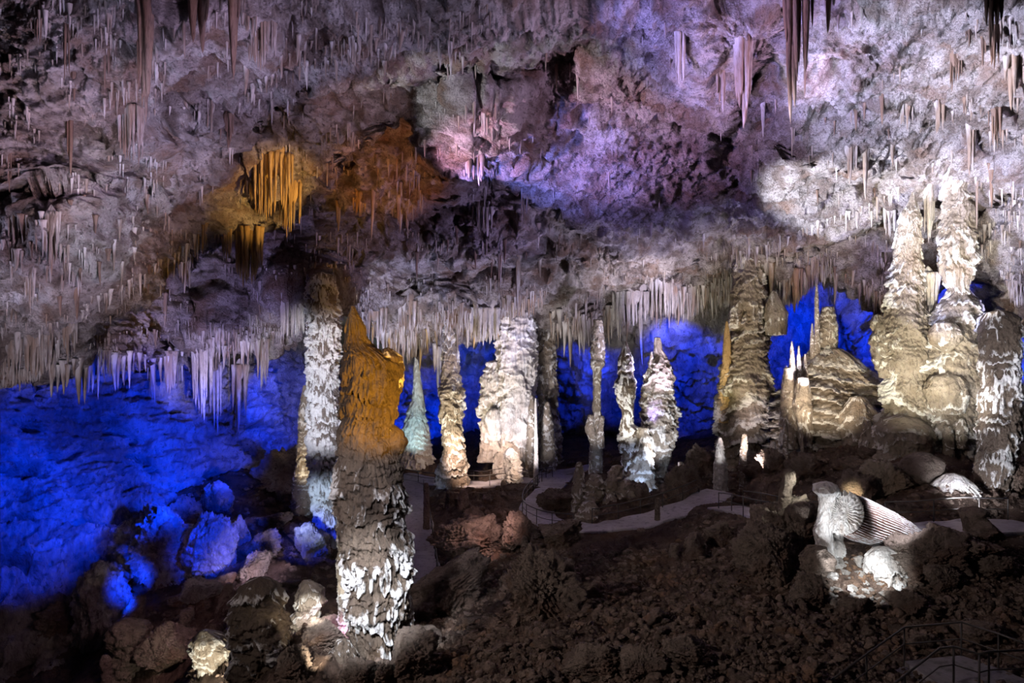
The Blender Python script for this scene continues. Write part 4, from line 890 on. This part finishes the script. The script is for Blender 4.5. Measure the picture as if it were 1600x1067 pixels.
# ------------------------------------------------------------------ lights
def lamp(src, tgt, I, rad, colr, blend=.6, size=.4):  # coloured cave spots with unseen sources, plus one added floor fill
    s = np.array(src, float); t = np.array(tgt, float); d = t-s; D = np.linalg.norm(d)
    l = bpy.data.lights.new('flood_or_fill', 'SPOT'); l.energy = I*4*math.pi**2*D*D; l.color = colr; l.spot_size = min(2*math.atan(rad/D), 2.9); l.spot_blend = blend; l.shadow_soft_size = size
    o = bpy.data.objects.new('flood_or_fill', l); C.objects.link(o); o.location = s; o.rotation_euler = Vector(d).to_track_quat('-Z', 'Y').to_euler(); return o
BLUE = (0., .035, 1.)
exec_lights = True
#LIGHTS
def fl(px, py, up=1.5): p = floor_pt(px, py); p[2] += up; return p
def cp(px, py): return ceil_pt(px, py)
def wl(px, py): return P(px, py, float(wd(px, py)))
# ceiling
def cl(px, py, I, rad, colr, side=1, off=(16, -8, -11), **k):
    t = ceil_pt(px, py); lamp(t+np.array([off[0]*side, off[1], off[2]]), t, I, rad, colr, **k)  # unseen sources added in mid-air, offset to rake light across the ceiling relief
cl(120, 110, .34, 14, (.74, .55, .95), 1)
cl(285, 125, .55, 3.5, (.58, .62, 1.), -1, (8, -8, -9))
cl(270, 255, .55, 4., (.50, .56, 1.), 1, (8, -8, -9))
cl(150, 60, .35, 4., (.60, .60, 1.), 1, (8, -8, -9))
cl(450, 75, .45, 4, (.62, .60, 1.), -1, (9, -8, -9))
cl(60, 220, .35, 4.5, (.95, .70, .75), -1, (-9, -8, -9))
cl(180, 345, .4, 4, (.60, .85, .95), 1, (9, -9, -9))
cl(560, 150, .3, 4, (.95, .6, .6), 1, (2, -14, -10))
cl(330, 60, .32, 12, (.66, .56, 1.), 1)
cl(60, 300, .42, 11, (.80, .62, .90), 1)
cl(250, 260, .36, 10, (.62, .62, 1.), -1)
cl(120, 420, .62, 8, (.58, .76, .85), 1)
cl(350, 480, .60, 9, (.50, .42, 1.), 1, (2, -20, -13))
cl(60, 520, .55, 8, (.72, .66, .86), 1, (8, -16, -10))
cl(1560, 180, 1.8, 7, (.8, .82, 1.), -1)
cl(420, 300, 1.35, 4.2, (1., .58, .16), 1)
cl(600, 250, .42, 6.5, (1., .38, .14), 1, (3, -18, -14))
cl(640, 60, .40, 12, (.66, .60, 1.), 1)
cl(735, 170, 1.0, 5.5, (.85, .9, 1.), -1)
cl(905, 190, 1.1, 8, (.95, .50, .85), -1)
cl(865, 250, 2.4, 6, (.20, .24, 1.), -1, (12, -10, -12))
cl(1000, 90, .8, 10, (.85, .55, .95), 1)
cl(1120, 70, 2.2, 7, (.36, .32, 1.), -1)
cl(1020, 280, .55, 11, (.38, .30, 1.), -1)
cl(1300, 120, .75, 11, (.76, .58, .88), -1)
cl(985, 425, 1.1, 4, (.95, .85, 1.), 1, (8, -14, -10))
cl(1350, 290, 3.2, 7.5, (.80, .84, 1.), -1)
cl(1480, 130, 2.3, 10, (.62, .68, 1.), -1)
cl(1570, 340, 1.6, 8, (.52, .56, 1.), -1)
cl(1180, 320, .75, 9, (.52, .50, 1.), 1)
cl(700, 350, .40, 10, (.58, .46, 1.), 1)
cl(1290, 400, .8, 6, (.50, .42, 1.), 1, (10, -12, -10))
cl(1110, 500, 1.0, 6, (.40, .34, 1.), -1, (10, -14, -10))
# rims
lamp(P(1060, 650, 58), cp(960, 420), 1.0, 11, (.72, .66, 1.))
lamp(P(860, 650, 58), cp(730, 470), .8, 11, (.68, .64, 1.))
lamp(P(520, 640, 58), cp(620, 460), .7, 9, (.54, .58, 1.))
lamp(P(400, 690, 42), P(330, 585, 56), 1.1, 4.2, (.62, .56, 1.))
lamp(P(1260, 600, 52), P(1170, 440, 60), .9, 8, (.82, .78, .95))
# blue walls
lamp(P(330, 780, 40), wl(120, 700), 1.3, 12, BLUE)
lamp(P(150, 760, 32), wl(20, 820), 1.2, 7, BLUE)
lamp(P(420, 740, 50), wl(280, 680), 1.2, 9, BLUE)
lamp(P(400, 820, 36), P(320, 850, 50), 1.5, 4.5, BLUE)
lamp(P(420, 780, 44), P(485, 850, 50), 1.0, 3, BLUE)
lamp(P(180, 960, 38), P(235, 850, 54), 1.0, 4, BLUE)
lamp(P(465, 600, 60), wl(425, 650), 1.6, 8, BLUE)
lamp(P(790, 690, 80), wl(735, 590), 1.2, 9, BLUE)
lamp(P(645, 700, 84), wl(650, 640), 1.5, 8, BLUE)
lamp(P(960, 560, 80), wl(885, 590), .9, 7, BLUE)
lamp(P(1000, 520, 64), wl(1085, 575), 1.6, 8, BLUE)
lamp(P(900, 640, 70), wl(970, 590), .7, 7, BLUE)
lamp(P(1210, 640, 64), wl(1220, 520), 1.6, 8, BLUE)
lamp(P(1390, 600, 60), wl(1310, 490), 1.5, 8, BLUE)
lamp(P(1620, 600, 44), wl(1560, 460), 1.7, 7, BLUE)
lamp(P(1450, 560, 56), wl(1450, 470), 1.6, 6, BLUE)
# columns
lamp(P(380, 520, 14), P(585, 960, 28), 2.2, 3.2, (.85, .90, 1.), .8, .2)
lamp(P(340, 420, 14), P(575, 820, 28), .6, 4.5, (.90, .88, 1.), .8, .2)
lamp(P(740, 760, 20), P(585, 590, 28), 2.6, 3.4, (1., .50, .06), .6)
lamp(P(440, 700, 36), P(505, 600, 52), 1.3, 6, (.86, .86, 1.), .6, .2)
lamp(P(430, 860, 42), P(515, 790, 52), .9, 3, (.6, .75, 1.), .6)
lamp(P(475, 790, 53), P(475, 690, 57), .8, 3.4, (1., .80, .55))
lamp(P(690, 750, 62), P(706, 610, 70), 1.5, 8, (1., .86, .66), .7)
lamp(P(800, 735, 62), P(800, 600, 73), .95, 8.5, (.98, .92, 1.), .6)
lamp(P(836, 735, 63), P(838, 700, 68), 1.5, 2, (.95, .9, 1.))
lamp(P(650, 740, 72), P(650, 640, 80), .8, 5, (.5, .85, .95))
lamp(P(925, 740, 58), P(934, 610, 66), .7, 6, (.9, .84, .9))
lamp(P(960, 720, 54), P(978, 620, 60), 1.5, 4.5, (1., .96, .88), .7, .2)
lamp(P(1040, 740, 56), P(1032, 630, 63), 1.0, 6.5, (.86, .88, 1.), .7)
lamp(P(1010, 760, 54), P(1000, 735, 59), 1.0, 2.5, (.5, .65, 1.))
lamp(P(950, 815, 51), P(935, 770, 54.5), 1.7, 3.3, (1., .82, .5), .8, .15)
lamp(P(1085, 775, 54), P(1068, 745, 57), 1.3, 1.6, (1., .85, .8))
lamp(P(1180, 735, 50), P(1165, 580, 58), 1.2, 8, (1., .84, .84), .7)
lamp(P(1100, 700, 52), P(1133, 580, 57.5), 1.0, 5, (.95, .85, .4))
lamp(P(1290, 700, 46), P(1290, 560, 55), 1.1, 7, (1., .84, .66), .8)
lamp(P(1120, 725, 53.5), P(1125, 700, 55), .7, 1.2, (.95, .95, 1.))
lamp(P(1395, 690, 37), P(1418, 520, 47), 1.2, 7, (1., .92, .66), .8, .3)
lamp(P(1440, 560, 36), P(1412, 380, 47), .9, 5, (1., .9, .7), .8, .3)
lamp(P(1470, 690, 33), P(1490, 560, 46), .9, 6, (.95, .92, .85), .8, .3)
lamp(P(1540, 520, 34), P(1500, 340, 46), 1.3, 6, (1., .95, .88), .8, .2)
lamp(P(1500, 800, 32), P(1548, 690, 38), 1.6, 5, (.86, .88, 1.), .8, .15)
lamp(P(1490, 600, 28), P(1552, 560, 38), 1.0, 3.5, (.9, .9, 1.), .8, .15)
lamp(P(1440, 820, 34), P(1492, 780, 37), 1.0, 1.8, (.82, .85, 1.), .6, .1)
lamp(P(1335, 775, 37), P(1331, 752, 40), 1.5, 1., (1., .85, .55))
# near right cluster
lamp(P(1350, 890, 26.6), P(1380, 885, 29.5), .8, 1.8, (.88, .94, 1.), .7, .1)
lamp(P(1330, 925, 27.8), P(1292, 815, 30.6), 1.7, 2.0, (.88, .92, 1.), .7, .1)
lamp(P(1450, 745, 26.5), P(1382, 818, 31.), 2.6, 2.0, (.88, .88, 1.), .7, .1)
lamp(P(1350, 860, 26.2), P(1338, 915, 29.2), 1.5, 2.2, (.9, .95, 1.), .8, .1)
lamp(P(1268, 752, 30.8), P(1236, 764, 32), 2.6, 1.1, (.95, 1., .9), .6, .06)
lamp(P(1270, 850, 27.5), P(1318, 805, 30.2), 1.0, 1.3, (.9, .93, 1.), .7, .1)
lamp(P(540, 985, 29.5), floor_pt(520, 985), 1.0, 1.2, (.9, .2, .7))
lamp(P(420, 900, 38), P(395, 880, 46), .7, 4, (.75, .62, .95))
lamp(P(790, 780, 44), floor_pt(735, 860), .30, 7, (1., .62, .58))
lamp(P(700, 690, 64), floor_pt(770, 735), .7, 7, (1., .72, .58))
lamp(P(900, 690, 60), floor_pt(700, 735), .4, 6, (1., .75, .6))
lamp(P(800, 800, 34), floor_pt(850, 955), .22, 6, (1., .8, .7))
lamp(P(1100, 560, 56), cp(1020, 470), .9, 5, (.70, .64, 1.))
lamp(P(1420, 520, 52), P(1330, 420, 60), .7, 5, (.56, .46, 1.))
# near left cluster
lamp(P(330, 1090, 27), P(332, 1040, 31), 1.8, 2.2, (1., .92, .75), .8, .1)
lamp(P(500, 950, 27), P(478, 970, 32), 1.6, 1.5, (1., .96, .90), .8, .1)
lamp(P(520, 1040, 25), P(440, 990, 28.5), .7, 2.0, (1., .85, .65), .8, .1)
lamp(P(515, 960, 29), P(535, 890, 31), .9, 1.6, (1., .98, .85), .8, .1)
lamp(P(250, 930, 30), P(230, 1000, 37), .16, 6, (.9, .55, .6))
# unseen soft fill added off to the left to lift the dark floor
lamp((-24, 8, 27), (10, 34, 9), .17, 26, (1., .84, .80), 1., 1.2)
w = bpy.data.worlds.new('ambient_fill'); bpy.context.scene.world = w; w.use_nodes = True  # dim ambient light added to fill shadows; no source in the cave
w.node_tree.nodes['Background'].inputs[0].default_value = (.20, .18, .30, 1); w.node_tree.nodes['Background'].inputs[1].default_value = .035

# ------------------------------------------------------------------ camera
cd = bpy.data.cameras.new('camera'); cam = bpy.data.objects.new('camera', cd); C.objects.link(cam)
cd.sensor_width = 36; cd.lens = 36*F/1600; cd.clip_end = 500; cam.location = (0, 0, CAMZ); cam.rotation_euler = (math.pi/2, 0, 0)
bpy.context.scene.camera = cam
sc = bpy.context.scene; sc.view_settings.view_transform = 'Standard'; sc.view_settings.look = 'None'; sc.view_settings.gamma = 1; sc.view_settings.use_curve_mapping = False
sc.view_settings.exposure = 0.0
try:
    sc.cycles.max_bounces = 4; sc.cycles.diffuse_bounces = 2; sc.cycles.use_denoising = True
except Exception: pass
